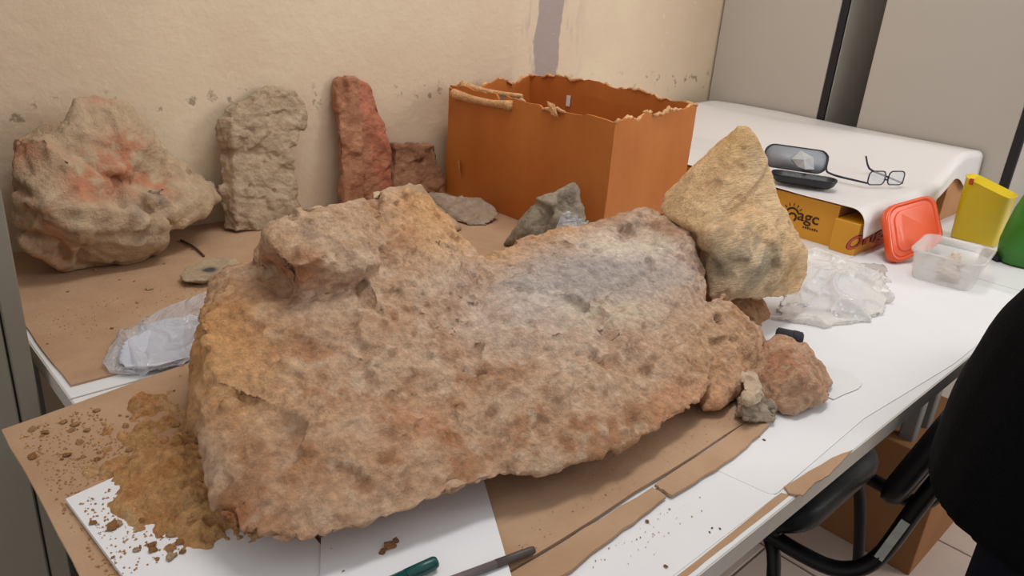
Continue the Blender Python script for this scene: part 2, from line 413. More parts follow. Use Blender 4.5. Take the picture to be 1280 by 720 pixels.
# ------------------------------------------------------------------ cabinets
CX = 2.57
def end_cabinet(y0, y1, label):
    t = thing('steel_cabinet', (CX + .3, (y0 + y1) / 2, 0), label, 'cabinet')
    link('body', box_me(CX + .012, CX + .6, y0, y1, 0, 2.0, .004, 2), M['cab'], t)
    link('door', box_me(CX, CX + .012, y0 + .026, y1 - .002, .05, 1.99, .003, 2), M['cab'], t)
    link('edge_trim', box_me(CX - .002, CX + .012, y0, y0 + .024, .04, 2.0, .002, 1), M['cab_dark'], t)
    return t
end_cabinet(qx(1060, 0, CX)[1] - .008, WY - .006, 'beige grey steel cabinet with black edge, pushed against the cream wall')
end_cabinet(qx(1252, 220, CX)[1] - .026, qx(1108, 0, CX)[1], 'beige grey steel cabinet with black edge, second from the cream wall')
t = thing('steel_locker', (-.1, 1.34, 0), 'grey green steel locker standing at the end of the back table', 'locker')
CY = 1.1
xs, xr = q(13, 466, CY)[0], q(22, 360, CY)[0]
link('body', box_me(-.5, xr - .001, CY + .006, CY + .5, 0, 1.9, .003, 1), M['cabl'], t)
link('door', box_me(-.5, xs - .0022, CY - .012, CY + .004, .02, 1.89, .002, 1), M['cabl'], t)
link('frame_post', box_me(xs + .0012, xr, CY - .010, CY + .006, 0, 1.9, .002, 1), M['cabl'], t)

# ================================================================== the fossil
def bone_colour(p, n):
    c = np.tile(lin((208, 168, 136)), (len(p), 1))
    f = fbm(p, 9, 4, 3); f2 = fbm(p, 26, 4, 8); f3 = fbm(p, 60, 3, 21)
    c = blend(c, ss(f, .0, .5) * .6, (198, 152, 114)); c = blend(c, ss(-f2, .05, .4) * .5, (220, 188, 158))
    c = blend(c, ss(f2, .12, .4) * .6, (176, 118, 78)); c = blend(c, ss(f3, .2, .5) * .5, (150, 100, 66)); c = blend(c, ss(-f3, .2, .5) * .5, (232, 204, 176)); c = blend(c, ss(fbm(p, 5, 2, 91), .05, .4) * .5, (216, 150, 104))
    c = blend(c, np.clip(spot(p, q(262, 420, .80), (.06, .13, .14)) * 1.1, 0, 1) * .85, (222, 164, 108))
    c = blend(c, np.clip(spot(p, q(270, 520, .74), (.05, .08, .08)) * 1.1, 0, 1) * .7, (220, 166, 112))
    c = blend(c, np.clip(spot(p, q(350, 345, .80), (.03, .06, .025)) * 1.2, 0, 1) * .7, (166, 96, 50))  # shade of the cavity under the knob, painted into the colour
    c = blend(c, spot(p, q(272, 575, .68), (.05, .05, .035)) * .75 * ss(f3, -.3, .2), (222, 196, 168))
    c = blend(c, spot(p, q(330, 625, .6), (.05, .05, .03)) * .6 * ss(f3, -.2, .2), (204, 178, 150))
    c = blend(c, spot(p, q(400, 265, .85), (.08, .08, .04)) * .6, (220, 186, 152))
    for (u, v, y, r) in ((372, 405, .71, .022), (412, 408, .69, .026), (390, 300, .8, .03), (455, 320, .77, .03)):
        c = blend(c, spot(p, q(u, v, y), r) * .6 * ss(f3, -.35, .2), (160, 140, 126))
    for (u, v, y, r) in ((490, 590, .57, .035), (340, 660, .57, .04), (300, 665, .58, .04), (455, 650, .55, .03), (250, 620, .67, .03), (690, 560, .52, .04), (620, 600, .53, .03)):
        c = blend(c, spot(p, q(u, v, y), r) * .8 * ss(f2, -.3, .25), (162, 96, 46))  # brown patches; the lower left ones also paint in recess shading
    for (u, v, y, r) in ((570, 290, .84, .06), (630, 310, .82, .06), (700, 292, .83, .05), (530, 262, .86, .05), (545, 300, .8, .05)):
        c = blend(c, spot(p, q(u, v, y), r) * .75, (228, 172, 114))
    ax = np.array(q(860, 330, .66)) - np.array(q(600, 390, .68)); ax /= np.linalg.norm(ax)
    d = p - np.array(q(735, 345, .68)); al = d @ ax; ac = np.sqrt(np.maximum((d * d).sum(1) - al * al, 0))
    shaft = np.exp(-(al / .22) ** 4) * np.exp(-(ac / .10) ** 2)
    st = np.stack([al * 3, *(np.cross(d, ax).T * 34)], 1); sn = fbm(st, 1.0, 4, 5)
    c = blend(c, shaft * .95, (216, 200, 188)); c = blend(c, shaft * ss(sn, .0, .3) * .8, (182, 168, 160)); c = blend(c, shaft * ss(-sn, .05, .3) * .85, (236, 220, 198))
    c = blend(c, spot(p, q(775, 372, .60), (.07, .05, .03)) * .7 * ss(-sn, -.25, .2), (224, 204, 172))
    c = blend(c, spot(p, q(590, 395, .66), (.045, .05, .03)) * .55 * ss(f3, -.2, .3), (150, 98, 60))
    c = blend(c, spot(p, q(770, 530, .5), (.05, .05, .05)) * .45, (206, 172, 140))
    c = blend(c, spot(p, q(900, 440, .5), (.1, .06, .08)) * .5, (212, 164, 118))
    return c
def bone_shape(p, n):
    # grain running obliquely across the near slope
    dv = np.array([.78, -.12, .42]); dv /= np.linalg.norm(dv); s1 = np.cross(dv, [0, 0, 1.0]); s1 /= np.linalg.norm(s1); s2 = np.cross(dv, s1)
    st = fbm(np.stack([p @ dv * 9, p @ s1 * 42, p @ s2 * 42], 1), 1.0, 3, 19); p = p + n * (np.where(st > 0, st * .5, st) * .009)[:, None]
    # cracks at the broken end and hollows on the near slope
    a = p.copy()
    def crack(path, depth, w):
        nonlocal a
        P = [np.array(x) for x in path]; dm = np.full(len(p), 9.0)
        for i in range(len(P) - 1):
            s = P[i + 1] - P[i]; t_ = np.clip(((p - P[i]) @ s) / (s @ s), 0, 1); dd = np.linalg.norm(p - P[i] - t_[:, None] * s, axis=1); dm = np.minimum(dm, dd)
        a = a - n * (np.exp(-(dm / w) ** 2) * depth)[:, None]
    crack([q(896, 395, .535), q(900, 430, .52), q(905, 462, .50), q(893, 500, .49)], .012, .005)
    crack([q(880, 405, .55), q(862, 420, .54), q(850, 440, .53)], .008, .006)
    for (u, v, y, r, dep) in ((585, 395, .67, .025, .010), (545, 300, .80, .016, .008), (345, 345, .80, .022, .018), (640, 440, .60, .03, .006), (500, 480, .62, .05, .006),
                              (700, 398, .61, .012, .008), (720, 575, .5, .03, .012), (690, 480, .57, .03, .007)):
        a = a - n * (spot(p, q(u, v, y), r) * dep)[:, None]
    # gouges running down the near slope
    for (u0, v0, u1, v1, y0, y1) in ((352, 478, 420, 440, .66, .67), (405, 520, 470, 480, .62, .63), (430, 590, 500, 560, .58, .58)):
        A, B = np.array(q(u0, v0, y0)), np.array(q(u1, v1, y1)); s = B - A; t_ = np.clip(((p - A) @ s) / (s @ s), 0, 1); dd = np.linalg.norm(p - A - t_[:, None] * s, axis=1)
        a = a - n * (np.exp(-(dd / .008) ** 2) * .006)[:, None]
    return a
ZB = T + .0135
def b(x, y, z=0.0): return (x, y, T + z)
H1 = [g(262, 632, .05), g(270, 650, .055), g(308, 672, .055), g(380, 682, .055), g(480, 650, .055), g(600, 606, .06), b(.30, .72, .012), b(.36, .66, .012), b(.5, .62, .012), b(.62, .64, .012),
      q(254, 590, .69), q(250, 520, .735), q(247, 430, .785), q(250, 400, .81), q(288, 350, .86), q(345, 336, .86), b(.33, .92, .012), b(.38, .96, .012), b(.62, .96, .012), b(.68, .9, .012),
      q(430, 350, .80), q(520, 310, .80), q(560, 340, .77), q(600, 390, .71), q(430, 450, .675), q(350, 430, .73), q(350, 560, .615), q(520, 540, .59), q(600, 470, .62), b(.4, .95, .16), b(.6, .95, .16)]
H2 = [q(336, 290, .82), q(340, 315, .80), q(346, 275, .84), q(368, 258, .86), q(400, 249, .86), q(450, 246, .88), q(480, 260, .84), q(368, 335, .77), q(400, 320, .76), q(440, 345, .755), q(480, 330, .76), b(.44, .95, .15), b(.56, .96, .18), b(.45, .82, .1), b(.55, .82, .1)]
H3 = [q(440, 250, .89), q(468, 240, .89), q(500, 246, .88), q(530, 240, .89), q(557, 268, .87), q(583, 300, .85), q(600, 325, .82), q(612, 360, .76), q(560, 390, .70), q(480, 400, .70), q(450, 330, .78), b(.55, .96, .12), b(.72, .93, .08), b(.6, .7, .05), b(.72, .8, .05)]
H4 = [q(600, 322, .84), q(640, 306, .86), q(690, 290, .86), q(740, 281, .83), q(790, 262, .80), q(820, 259, .77), q(840, 270, .73), q(872, 293, .665), q(883, 333, .62), q(886, 378, .575), q(862, 396, .55), q(760, 408, .575), q(640, 420, .63), q(600, 420, .66),
      b(.62, .9, .01), b(.8, .92, .01), b(1.0, .86, .01), b(1.1, .72, .01), b(.7, .6, .02), b(1.0, .56, .02)]
H5 = [q(600, 420, .66), q(700, 412, .59), q(790, 405, .57), q(868, 392, .55), q(900, 400, .535), g(600, 604, .06), g(640, 594, .05), g(690, 580, .045), g(755, 572, .045), g(775, 558, .045), q(700, 480, .545), q(800, 470, .525), g(830, 533, .045), g(880, 504, .04), b(.6, .62, .012), b(.75, .59, .012), b(.88, .57, .012), b(.66, .8, .01), b(1.0, .8, .01), b(1.03, .62, .01)]
H6 = [q(880, 392, .55), q(905, 388, .54), q(938, 402, .515), q(962, 430, .495), q(966, 448, .49), q(955, 475, .475), q(930, 505, .47), g(905, 512, .02), g(882, 514, .02), q(880, 450, .52), b(1.06, .6, .02), b(1.04, .56, .12), b(.97, .62, .02)]
H7 = [q(480, 560, .58), q(520, 470, .64), q(620, 430, .64), q(720, 430, .58), q(740, 520, .525), g(540, 628, .055), g(690, 578, .05), g(610, 600, .055), b(.55, .63, .012), b(.8, .6, .012), b(.55, .85, .03), b(.85, .8, .03)]
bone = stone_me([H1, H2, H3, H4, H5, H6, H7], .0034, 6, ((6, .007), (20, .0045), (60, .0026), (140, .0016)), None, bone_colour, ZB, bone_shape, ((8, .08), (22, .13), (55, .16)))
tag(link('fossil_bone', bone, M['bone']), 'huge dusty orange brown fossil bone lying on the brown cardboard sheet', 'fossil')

def wedge_colour(p, n):
    c = np.tile(lin((254, 214, 166)), (len(p), 1)); f = fbm(p, 16, 4, 31); st = p.copy(); st = np.stack([(p[:, 0] + .6 * p[:, 2]) * 10, p[:, 1] * 30, (p[:, 2] - .5 * p[:, 0]) * 70], 1); sn = fbm(st, 1, 4, 9)
    c = blend(c, ss(f, 0, .4) * .5, (242, 194, 140)); c = blend(c, ss(sn, .05, .4) * .55, (208, 164, 120))
    c = blend(c, spot(p, q(945, 335, .57), (.08, .06, .05)) * .85, (222, 202, 170)); c = blend(c, spot(p, q(945, 330, .57), (.09, .06, .05)) * ss(sn, .0, .3) * .7, (160, 148, 126))
    c = blend(c, spot(p, q(895, 335, .6), (.03, .05, .05)) * .7, (104, 92, 76)); c = blend(c, spot(p, q(925, 175, .68), (.05, .08, .04)) * .6, (216, 168, 100))
    c = blend(c, spot(p, q(945, 200, .66), (.03, .06, .03)) * .5, (196, 176, 144)); c = blend(c, spot(p, q(995, 330, .55), (.04, .06, .06)) * .5, (204, 156, 96))
    return c
W1 = [q(922, 157, .69), q(932, 156, .69), q(943, 168, .68), q(948, 195, .665), q(968, 225, .64), q(975, 252, .62), q(886, 296, .63), q(856, 284, .69), q(826, 266, .745), q(828, 252, .755), q(862, 218, .75), q(895, 178, .72), q(925, 175, .78), q(905, 300, .63), q(970, 300, .60), b(1.22, .8, .2), b(1.3, .76, .18), b(1.18, .80, .2)]
W2 = [q(884, 289, .63), q(892, 318, .61), q(898, 345, .60), q(889, 380, .585), q(930, 375, .565), q(968, 370, .555), q(998, 371, .55), q(1012, 342, .555), q(1012, 312, .565), q(990, 270, .60), q(975, 250, .62), q(930, 270, .62), q(950, 330, .56), b(1.36, .68, .12), b(1.32, .74, .17), b(1.2, .76, .14)]
wd = stone_me([W1, W2], .004, 3, ((10, .006), (40, .003), (120, .0014)), None, wedge_colour, T + .06, None, ((11, .08), (30, .08)))
tag(link('bone_fragment', wd, M['bone_grain']), 'tall pointed yellowish bone wedge propped at the end of the large fossil', 'fossil')

def tan_colour(base, dark, light, s):
    def fn(p, n):
        c = np.tile(lin(base), (len(p), 1)); f = fbm(p, 16, 4, s); f2 = fbm(p, 50, 3, s + 5)
        c = blend(c, ss(f, 0, .45) * .7, dark); return blend(c, ss(f2, 0, .4) * .45, light)
    return fn
def stone(name, hulls, label, cat, colour, vox=.004, soft=3, disp=((14, .008), (45, .004), (120, .0015)), chip=None, zmin=None, m='stone', group=None, shape=None, facet=((18, .13), (50, .12))):
    return tag(link(name, stone_me(hulls, vox, soft, disp, chip, colour, zmin, shape, facet), M[m]), label, cat, group)
stone('bone_fragment', [[q(915, 390, .60), q(945, 386, .60), q(964, 386, .595), q(970, 398, .585), q(968, 412, .575), q(955, 425, .565), q(915, 410, .58), b(1.15, .60, .002), b(1.22, .60, .002), b(1.26, .68, .002), b(1.15, .7, .002), b(1.26, .66, .08), b(1.16, .68, .08)]],
      'brown bone block tucked beneath the pointed yellowish wedge', 'fossil', tan_colour((182, 138, 100), (140, 92, 58), (200, 164, 130), 41), .004, 2, zmin=T + .001, m='bone')
stone('bone_fragment', [[g(960, 500, .01), g(966, 512, .01), g(990, 521, .008), g(1018, 514, .01), g(1036, 500, .015), q(1037, 480, .385), q(1028, 455, .41), q(1008, 436, .43), q(985, 428, .445), q(973, 434, .45), q(960, 470, .435), b(1.0, .5, .004), b(1.09, .47, .004), b(1.08, .48, .06), q(1000, 470, .385)]],
      'rounded pinkish bone chunk resting on the white paper at the fossil end', 'fossil', tan_colour((212, 168, 136), (184, 126, 94), (218, 190, 162), 47), .0032, 3, ((14, .006), (45, .004), (120, .0018)), None, T + .0015
    , 'bone').location.x += .007
stone('stone_chip', [[g(925, 505, .035), g(945, 498, .04), g(965, 508, .02), g(972, 520, .012), g(968, 530, .006), g(940, 532, .006), g(916, 518, .01), g(930, 525, .022), b(.97, .43, .012), b(.93, .45, .012)]],
      'small grey layered stone chip wedged below the fossil end', 'stone', tan_colour((160, 142, 122), (128, 110, 92), (184, 168, 150), 51), .002, 1, ((30, .004), (90, .002)), (50, .005, .2), T + .0045)
stone('stone_chip', [[g(930, 500, .05), g(952, 488, .05), g(958, 496, .035), g(950, 508, .03), g(930, 512, .03), b(.99, .46, .035), b(.96, .47, .04)]],
      'pale cream stone flake lying on the small grey chip', 'stone', tan_colour((200, 176, 150), (172, 142, 114), (214, 194, 170), 57), .002, 1, ((30, .003), (90, .001)))

# ------------------------------------------------------------------ stones along the wall
def boulder_colour(p, n):
    c = np.tile(lin((190, 164, 134)), (len(p), 1)); f = fbm(p, 11, 4, 61); f2 = fbm(p, 34, 4, 66)
    c = blend(c, ss(f, 0, .4) * .5, (172, 144, 116)); c = blend(c, ss(f2, .05, .4) * .35, (206, 184, 158))
    for (u, v, r, a) in ((150, 205, .045, .9), (160, 185, .03, .8), (105, 230, .035, .9), (125, 222, .035, .7), (58, 275, .025, .9), (60, 300, .025, .7), (25, 178, .04, .8), (200, 235, .03, .7), (185, 225, .025, .8), (125, 125, .03, .5), (235, 285, .02, .8), (75, 330, .03, .7), (15, 250, .03, .6)):
        for y in (1.40, 1.46, 1.52): c = blend(c, spot(p, q(u, v, y), r) * a * ss(f2, -.3, .1), (188, 122, 90))
    for (u, v, r) in ((165, 262, .014), (200, 250, .012), (202, 196, .010)):
        c = blend(c, spot(p, q(u, v, 1.42), (r, .05, r)) * .6, (112, 104, 100))
    return c
def cracks(paths, depth, w):
    def fn(p, n):
        a = p.copy()
        for path in paths:
            P = [np.array(x) for x in path]; dm = np.full(len(p), 9.0)
            for i in range(len(P) - 1):
                s_ = P[i + 1] - P[i]; t_ = np.clip(((p - P[i]) @ s_) / (s_ @ s_), 0, 1); r_ = p - P[i] - t_[:, None] * s_; r_[:, 1] *= .25; dm = np.minimum(dm, np.linalg.norm(r_, axis=1))
            a = a - n * (np.exp(-(dm / w) ** 2) * depth)[:, None]
        return a
    return fn
boulder_shape = cracks([[q(u, v, 1.42) for u, v in pth] for pth in (((20, 235), (80, 262), (135, 250), (150, 262), (172, 290), (212, 284)), ((70, 172), (115, 205), (140, 222), (200, 240), (262, 234)), ((85, 262), (100, 300), (104, 335)), ((148, 190), (165, 175), (172, 160)), ((152, 225), (148, 262)), ((20, 290), (70, 300), (85, 330)))], .014, .008)
stone('boulder', [[q(30, 215, 1.46), q(120, 190, 1.47), q(200, 240, 1.46), q(190, 300, 1.42), q(60, 300, 1.42), q(110, 270, 1.38), q(105, 225, 1.41), q(150, 205, 1.43), q(185, 225, 1.44), q(130, 160, 1.50), b(.36, 1.59, .05), b(.6, 1.59, .05)], [q(8, 200, 1.46), q(14, 172, 1.50), q(55, 168, 1.44), q(90, 200, 1.40), q(110, 250, 1.38), q(20, 300, 1.42), q(30, 318, 1.42), g(80, 343, .004), g(100, 338, .004), q(60, 260, 1.37), q(120, 300, 1.38), b(.34, 1.59, .03), b(.5, 1.59, .03), b(.315, 1.59, .21), b(.40, 1.59, .24), q(60, 160, 1.50)],
                  [q(66, 152, 1.5), q(92, 122, 1.53), q(97, 130, 1.5), q(125, 118, 1.53), q(155, 130, 1.52), q(175, 165, 1.5), q(215, 205, 1.5), q(250, 235, 1.48), q(120, 215, 1.42), q(165, 230, 1.43), q(70, 175, 1.46), b(.4, 1.6, .08), b(.66, 1.6, .08)],
                  [q(150, 225, 1.42), q(205, 235, 1.44), q(250, 232, 1.46), q(264, 250, 1.46), q(255, 268, 1.45), q(225, 285, 1.43), q(150, 265, 1.40), q(170, 290, 1.41), b(.55, 1.58, .05), b(.68, 1.58, .06), b(.66, 1.59, .1)],
                  [q(85, 262, 1.37), q(135, 252, 1.37), q(170, 275, 1.385), q(210, 285, 1.40), q(205, 310, 1.40), g(180, 328, .004), g(105, 337, .004), q(95, 300, 1.37), b(.36, 1.56, .004), b(.54, 1.56, .004), b(.5, 1.56, .12)]],
      'big cream and rust red boulder leaning on the wall beside the locker', 'boulder', boulder_colour, .0055, 2, ((8, .010), (26, .004), (70, .002)), None, T + .004, facet=((7, .10), (17, .15), (48, .12)), shape=boulder_shape)
sg = tan_colour((184, 160, 132), (160, 136, 110), (200, 178, 152), 71)
def ridged(amp):
    def fn(p, n):
        r = 1 - np.abs(fbm(np.stack([p[:, 0] + .5 * p[:, 2], p[:, 1], p[:, 2] * 1.3], 1), 22, 3, 77)) * 2.2
        return p + n * (np.clip(r, 0, 1)[:, None] ** 2 * amp)
    return fn
def slab(pts, y0, y1, back):
    return [q(u, v, y0 + (y1 - y0) * k) for (u, v, k) in pts] + [tuple(np.array(q(u, v, y0 + (y1 - y0) * k)) + np.array(back)) for (u, v, k) in pts]
stone('upright_slab', [slab([(296, 290, 0), (352, 292, 0), (375, 262, .1), (372, 220, .35), (366, 195, .5), (300, 140, .75), (290, 155, .7), (330, 124, .9)], 1.50, 1.57, (-.015, .035, .0)),
                       slab([(325, 123, .9), (345, 110, 1), (368, 112, 1), (384, 130, .9), (384, 152, .8), (372, 178, .6), (350, 200, .5), (335, 170, .6)], 1.50, 1.57, (-.012, .03, .0)),
                       [q(282, 158, 1.575), q(291, 145, 1.575), q(285, 288, 1.535), q(297, 291, 1.50), q(296, 160, 1.55), q(300, 200, 1.53)]],
      'flat grey beige stone slab with a wrinkled face, upright against the wall', 'stone', sg, .003, 1, ((14, .0035), (50, .002), (110, .001)), None, T + .004, shape=ridged(.003), facet=((13, .09), (34, .16)))
def red_colour(p, n):
    c = np.tile(lin((176, 124, 94)), (len(p), 1)); f = fbm(p, 14, 4, 81); f2 = fbm(p, 36, 3, 85); d = p[:, 0] - np.interp(p[:, 2], [T, T + .31], [q(452, 240, 1.58)[0], q(440, 100, 1.59)[0]])
    c = blend(c, ss(d + f * .03, .005, .03) * .85, (192, 118, 92)); c = blend(c, ss(f2, .05, .4) * .5, (148, 96, 72)); c = blend(c, ss(-f2, .15, .4) * .35, (208, 150, 116))
    return c
stone('upright_slab', [slab([(432, 262, 0), (455, 262, 0), (455, 160, .5), (445, 103, 1), (420, 100, 1), (421, 118, .9)], 1.53, 1.585, (.0, .022, 0)),
                       slab([(452, 262, 0), (494, 255, 0), (491, 190, .4), (480, 160, .6), (466, 108, 1), (445, 97, 1), (425, 98, 1), (448, 200, .3)], 1.54, 1.585, (.0, .022, 0))],
      'narrow reddish stone pillar standing against the wall', 'stone', red_colour, .004, 1, ((14, .006), (45, .003), (110, .0012)), None, T + .004)
stone('stone_block', [slab([(492, 246, 0), (555, 246, 0), (556, 225, .2), (543, 182, .9), (495, 181, 1)], 1.53, 1.57, (.0, .035, 0))],
      'stubby dark brown stone block between reddish pillar and torn carton', 'stone', tan_colour((156, 112, 84), (124, 84, 62), (180, 134, 100), 91), .004, 1, ((14, .006), (45, .003), (110, .0012)), None, T + .004)
stone('flat_stone', [[g(535, 243, .045), g(560, 241, .05), g(600, 247, .045), g(618, 256, .035), g(626, 268, .02), g(612, 281, .006), g(585, 281, .006), g(540, 268, .006), b(1.13, 1.45, .01), b(1.25, 1.42, .01)]],
      'low grey flat stone lying in front of the torn carton', 'stone', tan_colour((164, 144, 124), (134, 114, 96), (186, 166, 146), 95), .003, 2, ((14, .005), (45, .003), (120, .001)), None, T + .004)
stone('flat_stone', [[q(465, 240, 1.36), q(490, 231, 1.40), q(526, 231, 1.40), q(530, 242, 1.36), q(545, 262, 1.32), q(470, 262, 1.30), b(.98, 1.44, .01), b(1.1, 1.44, .01), b(.95, 1.28, .005), b(1.1, 1.28, .005)]],
      'pale tan stone half hidden behind the top of the fossil', 'stone', tan_colour((206, 178, 146), (180, 148, 116), (220, 198, 170), 99), .004, 2, ((14, .005), (45, .003)), None, T + .004)
stone('angular_stone', [[q(719, 227, 1.055), q(704, 236, 1.05), q(668, 250, 1.09), q(656, 278, 1.09), q(655, 292, 1.08), q(690, 300, 1.04), q(732, 287, 1.015), q(731, 258, 1.03), q(725, 238, 1.045), q(690, 255, 1.045), b(1.11, 1.15, .004), b(1.17, 1.0, .004), b(1.2, 1.1, .004)]],
      'angular dark grey stone leaning on the side of the torn carton', 'stone', tan_colour((150, 136, 118), (116, 104, 90), (180, 164, 144), 103), .003, 1, ((16, .004), (50, .002), (120, .001)), None, T + .004)
stone('flat_fragment', [[g(224, 344, .016), g(232, 334, .021), g(262, 323, .021), g(292, 322, .021), g(302, 330, .018), g(292, 344, .018), g(255, 351, .018), g(230, 352, .016), g(228, 350, .006), g(298, 340, .006), g(255, 355, .006), g(265, 330, .005)]],
      'thin pale flat stone disc with a dark spot, on the back table', 'stone',
      lambda p, n: blend(tan_colour((178, 156, 128), (152, 130, 104), (194, 174, 148), 107)(p, n), np.clip(spot(p, g(262, 337, .021), .011) * 2, 0, 1), (84, 80, 80)), .0025, 1, ((25, .003), (70, .001)), None, T + .004, facet=())

# ================================================================== flat things on the tables
def wav(pts, amp=.002, n=10, s=1, close=True):
    """outline with slightly wandering edges"""
    rnd = random.Random(s); out = []; m_ = len(pts)
    for i in range(m_):
        a, c = np.array(pts[i], float), np.array(pts[(i + 1) % m_], float); d = c - a; nrm = np.array([-d[1], d[0], 0]); nrm /= np.linalg.norm(nrm) + 1e-9
        for j in range(n): out.append(a + d * j / n + (nrm * rnd.uniform(-amp, amp) if j else 0))
    return [tuple(p) for p in out]
cs = thing('cardboard_sheet', (.5, .68, T), 'large brown cardboard sheet under the fossil bone, jutting past the table end', 'cardboard')
link('sheet', slab_me(wav([b(.116, .405, .006), b(.90, .410, .006), b(.955, .43, .006), b(.955, .99, .006), b(.363, 1.0, .006), b(.118, .960, .006)], .0012, 12, 3), .004), M['card_dusty'], cs)
link('flap', slab_me(wav([b(.30, .360, .006), b(.45, .368, .0062), b(.56, .374, .0062), b(.662, .380, .0062), b(.664, .401, .006), b(.48, .4025, .006), b(.30, .4035, .006)], .0014, 6, 5), .0038), M['card_dusty'], cs)
link('flap', slab_me(wav([b(.669, .3765, .0068), b(.80, .374, .0068), b(.912, .386, .0068), b(.905, .4085, .0068), b(.669, .402, .0066)], .0014, 6, 7), .0038), M['card_dusty'], cs)
tag(link('cardboard_sheet', slab_me(wav([b(.212, 1.03, .0034), b(1.8, 1.03, .0034), b(1.8, 1.6, .0034), b(.207, 1.6, .0034)], .0015, 14, 9), .003), M['card_dusty']), 'brown cardboard sheet covering the table along the wall', 'cardboard')
tag(link('foam_board', slab_me([b(.137, .771, .0118), b(.207, .783, .0118), b(.32, .80, .0118), b(.30, .40, .0118), b(.157, .40, .0118)], .0052), M['paper']), 'thick white board half buried by sandy crumbs', 'board')
pp = [(.54, .58, .0098), (.41, .365, .0096), (.255, .461, .0140), (.385, .676, .0136)]
tag(link('paper_sheet', slab_me([b(*p) for p in pp], .0006), M['paper']), 'white sheet of paper under the fossil, below the pens', 'paper')
def rounded(pts, i, r, k=5):
    p, a, c = (np.array(pts[i]), np.array(pts[i - 1]), np.array(pts[(i + 1) % len(pts)])); a = p + (a - p) / np.linalg.norm(a - p) * r; c = p + (c - p) / np.linalg.norm(c - p) * r
    return pts[:i] + [tuple((1 - t) ** 2 * a + 2 * t * (1 - t) * p + t * t * c) for t in np.linspace(0, 1, k)] + pts[i + 1:]
ps = [g(893, 586, .0012), g(967, 620, .0012), g(1080, 523, .0012), g(1192, 455, .0012), g(1239, 417, .0012), b(1.86, .31, .0012), b(1.86, .66, .0012), b(.77, .66, .0012)]
tag(link('paper_sheet', slab_me(rounded(ps, 1, .012), .0008), M['paper']), 'large white paper sheet covering the table beside the plastic bag', 'paper')
tag(link('paper_sheet', slab_me([g(842, 719, .0006), g(970, 620, .0006), b(.79, .372, .0006), b(.79, .40, .0006), b(.45, .40, .0006), b(.45, .292, .0006)], .0004), M['paper']), 'dirty white paper strip in front of the brown cardboard', 'paper')
tag(link('cardboard_scrap', slab_me(wav([g(846, 720, .0004), g(858, 721, .0004), g(925, 668, .0004), g(988, 618, .0004), g(976, 616, .0004)], .0006, 6, 4), .0004), M['card_dusty']), 'thin brown cardboard strip along the table edge', 'cardboard')
tag(link('cardboard_scrap', slab_me(wav([g(980, 608, .0035), g(986, 616, .0035), g(1004, 619, .0035), g(1018, 604, .003), g(1036, 594, .003), g(1066, 562, .003), g(1040, 572, .003)], .001, 4, 6), .0022), M['card_dusty']), 'torn brown cardboard scrap peeking out at the table edge', 'cardboard')
tag(link('paper_scrap', slab_me(wav([g(1078, 479, .003), g(1074, 485, .003), g(1042, 499, .003), g(1000, 480, .003), g(1036, 458, .003), g(1066, 466, .003)], .001, 4, 8), .0006), M['laminate']), 'creased paper scrap beside the rounded pinkish bone chunk', 'paper')

# ------------------------------------------------------------------ pens
def pen(name, a, c, r, m1, m2, frac, label, cat):
    a, c = np.array(a), np.array(c); t = thing(name, tuple(a), label, cat); mid = a + (c - a) * frac
    link('barrel', tube_me([a, mid], r, 12, False), m1, t); d = (c - a) / np.linalg.norm(c - a)
    link('tip', tube_me([mid, mid + (c - mid) * .9, c - d * .0008, c], [r * 1.04, r * 1.04, r * .9, r * .55], 12, False), m2, t); return t
e = np.array(g(546, 702, .0185)); d_ = np.array(g(470, 737, .0185)) - e; d_ /= np.linalg.norm(d_)
pen('pen', e + d_ * .14, e, .0062, M['pen_green'], M['pen_green'], .75, 'dark green pen lying on the white paper', 'pen')
e = np.array(g(668, 687, .0118)); d_ = np.array(g(560, 727, .017)) - e; d_ /= np.linalg.norm(d_)
pen('pencil', e + d_ * .17, e, .0042, M['pen_grey'], M['pen_tip'], .72, 'slim grey pencil beside the dark green pen', 'pencil')

# ================================================================== torn carton
bx0, bx1, by0, by1, bh = 1.272, 1.565, 1.004, 1.556, .285
ct = thing('cardboard_carton', ((bx0 + bx1) / 2, (by0 + by1) / 2, T + .004), 'open orange brown cardboard carton with torn ragged rim', 'carton')
def carton_wall(p0, p1, hfun, inward, seed):
    n = 46; V = []; F = []; th = .006; p0, p1 = np.array(p0, float), np.array(p1, float); iw = np.array(inward, float)
    rnd = np.random.RandomState(seed); jag = fbm(np.stack([np.arange(n + 1) * .35, np.full(n + 1, seed * 3.1), np.zeros(n + 1)], 1), 1, 3, seed) * .006
    rows = 9; top = []
    for k in range(n + 1):
        t_ = k / n; h_ = hfun(t_) + jag[k]; base = p0 + (p1 - p0) * t_; top.append(np.array([*base, T + .004 + h_]))
        for layer in (0, 1):
            for r in range(rows):
                zz = h_ * r / (rows - 1); bul = .006 * math.sin(math.pi * t_) * math.sin(math.pi * min(1, zz / bh)) + .0015 * math.sin(t_ * 9 + zz * 14 + seed)
                xy = base + iw * (th * layer - bul); V.append((xy[0], xy[1], T + .004 + zz))
    w = 2 * rows
    for k in range(n):
        a, c = k * w, (k + 1) * w
        for r in range(rows - 1):
            F.append([a + r, c + r, c + r + 1, a + r + 1]); F.append([a + rows + r, a + rows + r + 1, c + rows + r + 1, c + rows + r])
        F.append([a + rows - 1, c + rows - 1, c + w - 1, a + w - 1]); F.append([a, a + rows, c + rows, c])
    for a in (0, n * w):
        for r in range(rows - 1): F.append([a + r, a + r + 1, a + rows + r + 1, a + rows + r])
    return py_mesh(V, F, False), top
hl = lambda t_: .283 + .004 * math.sin(9 * t_) - (.010 if .33 < t_ < .38 else 0) + (.006 if .38 < t_ < .6 else 0)
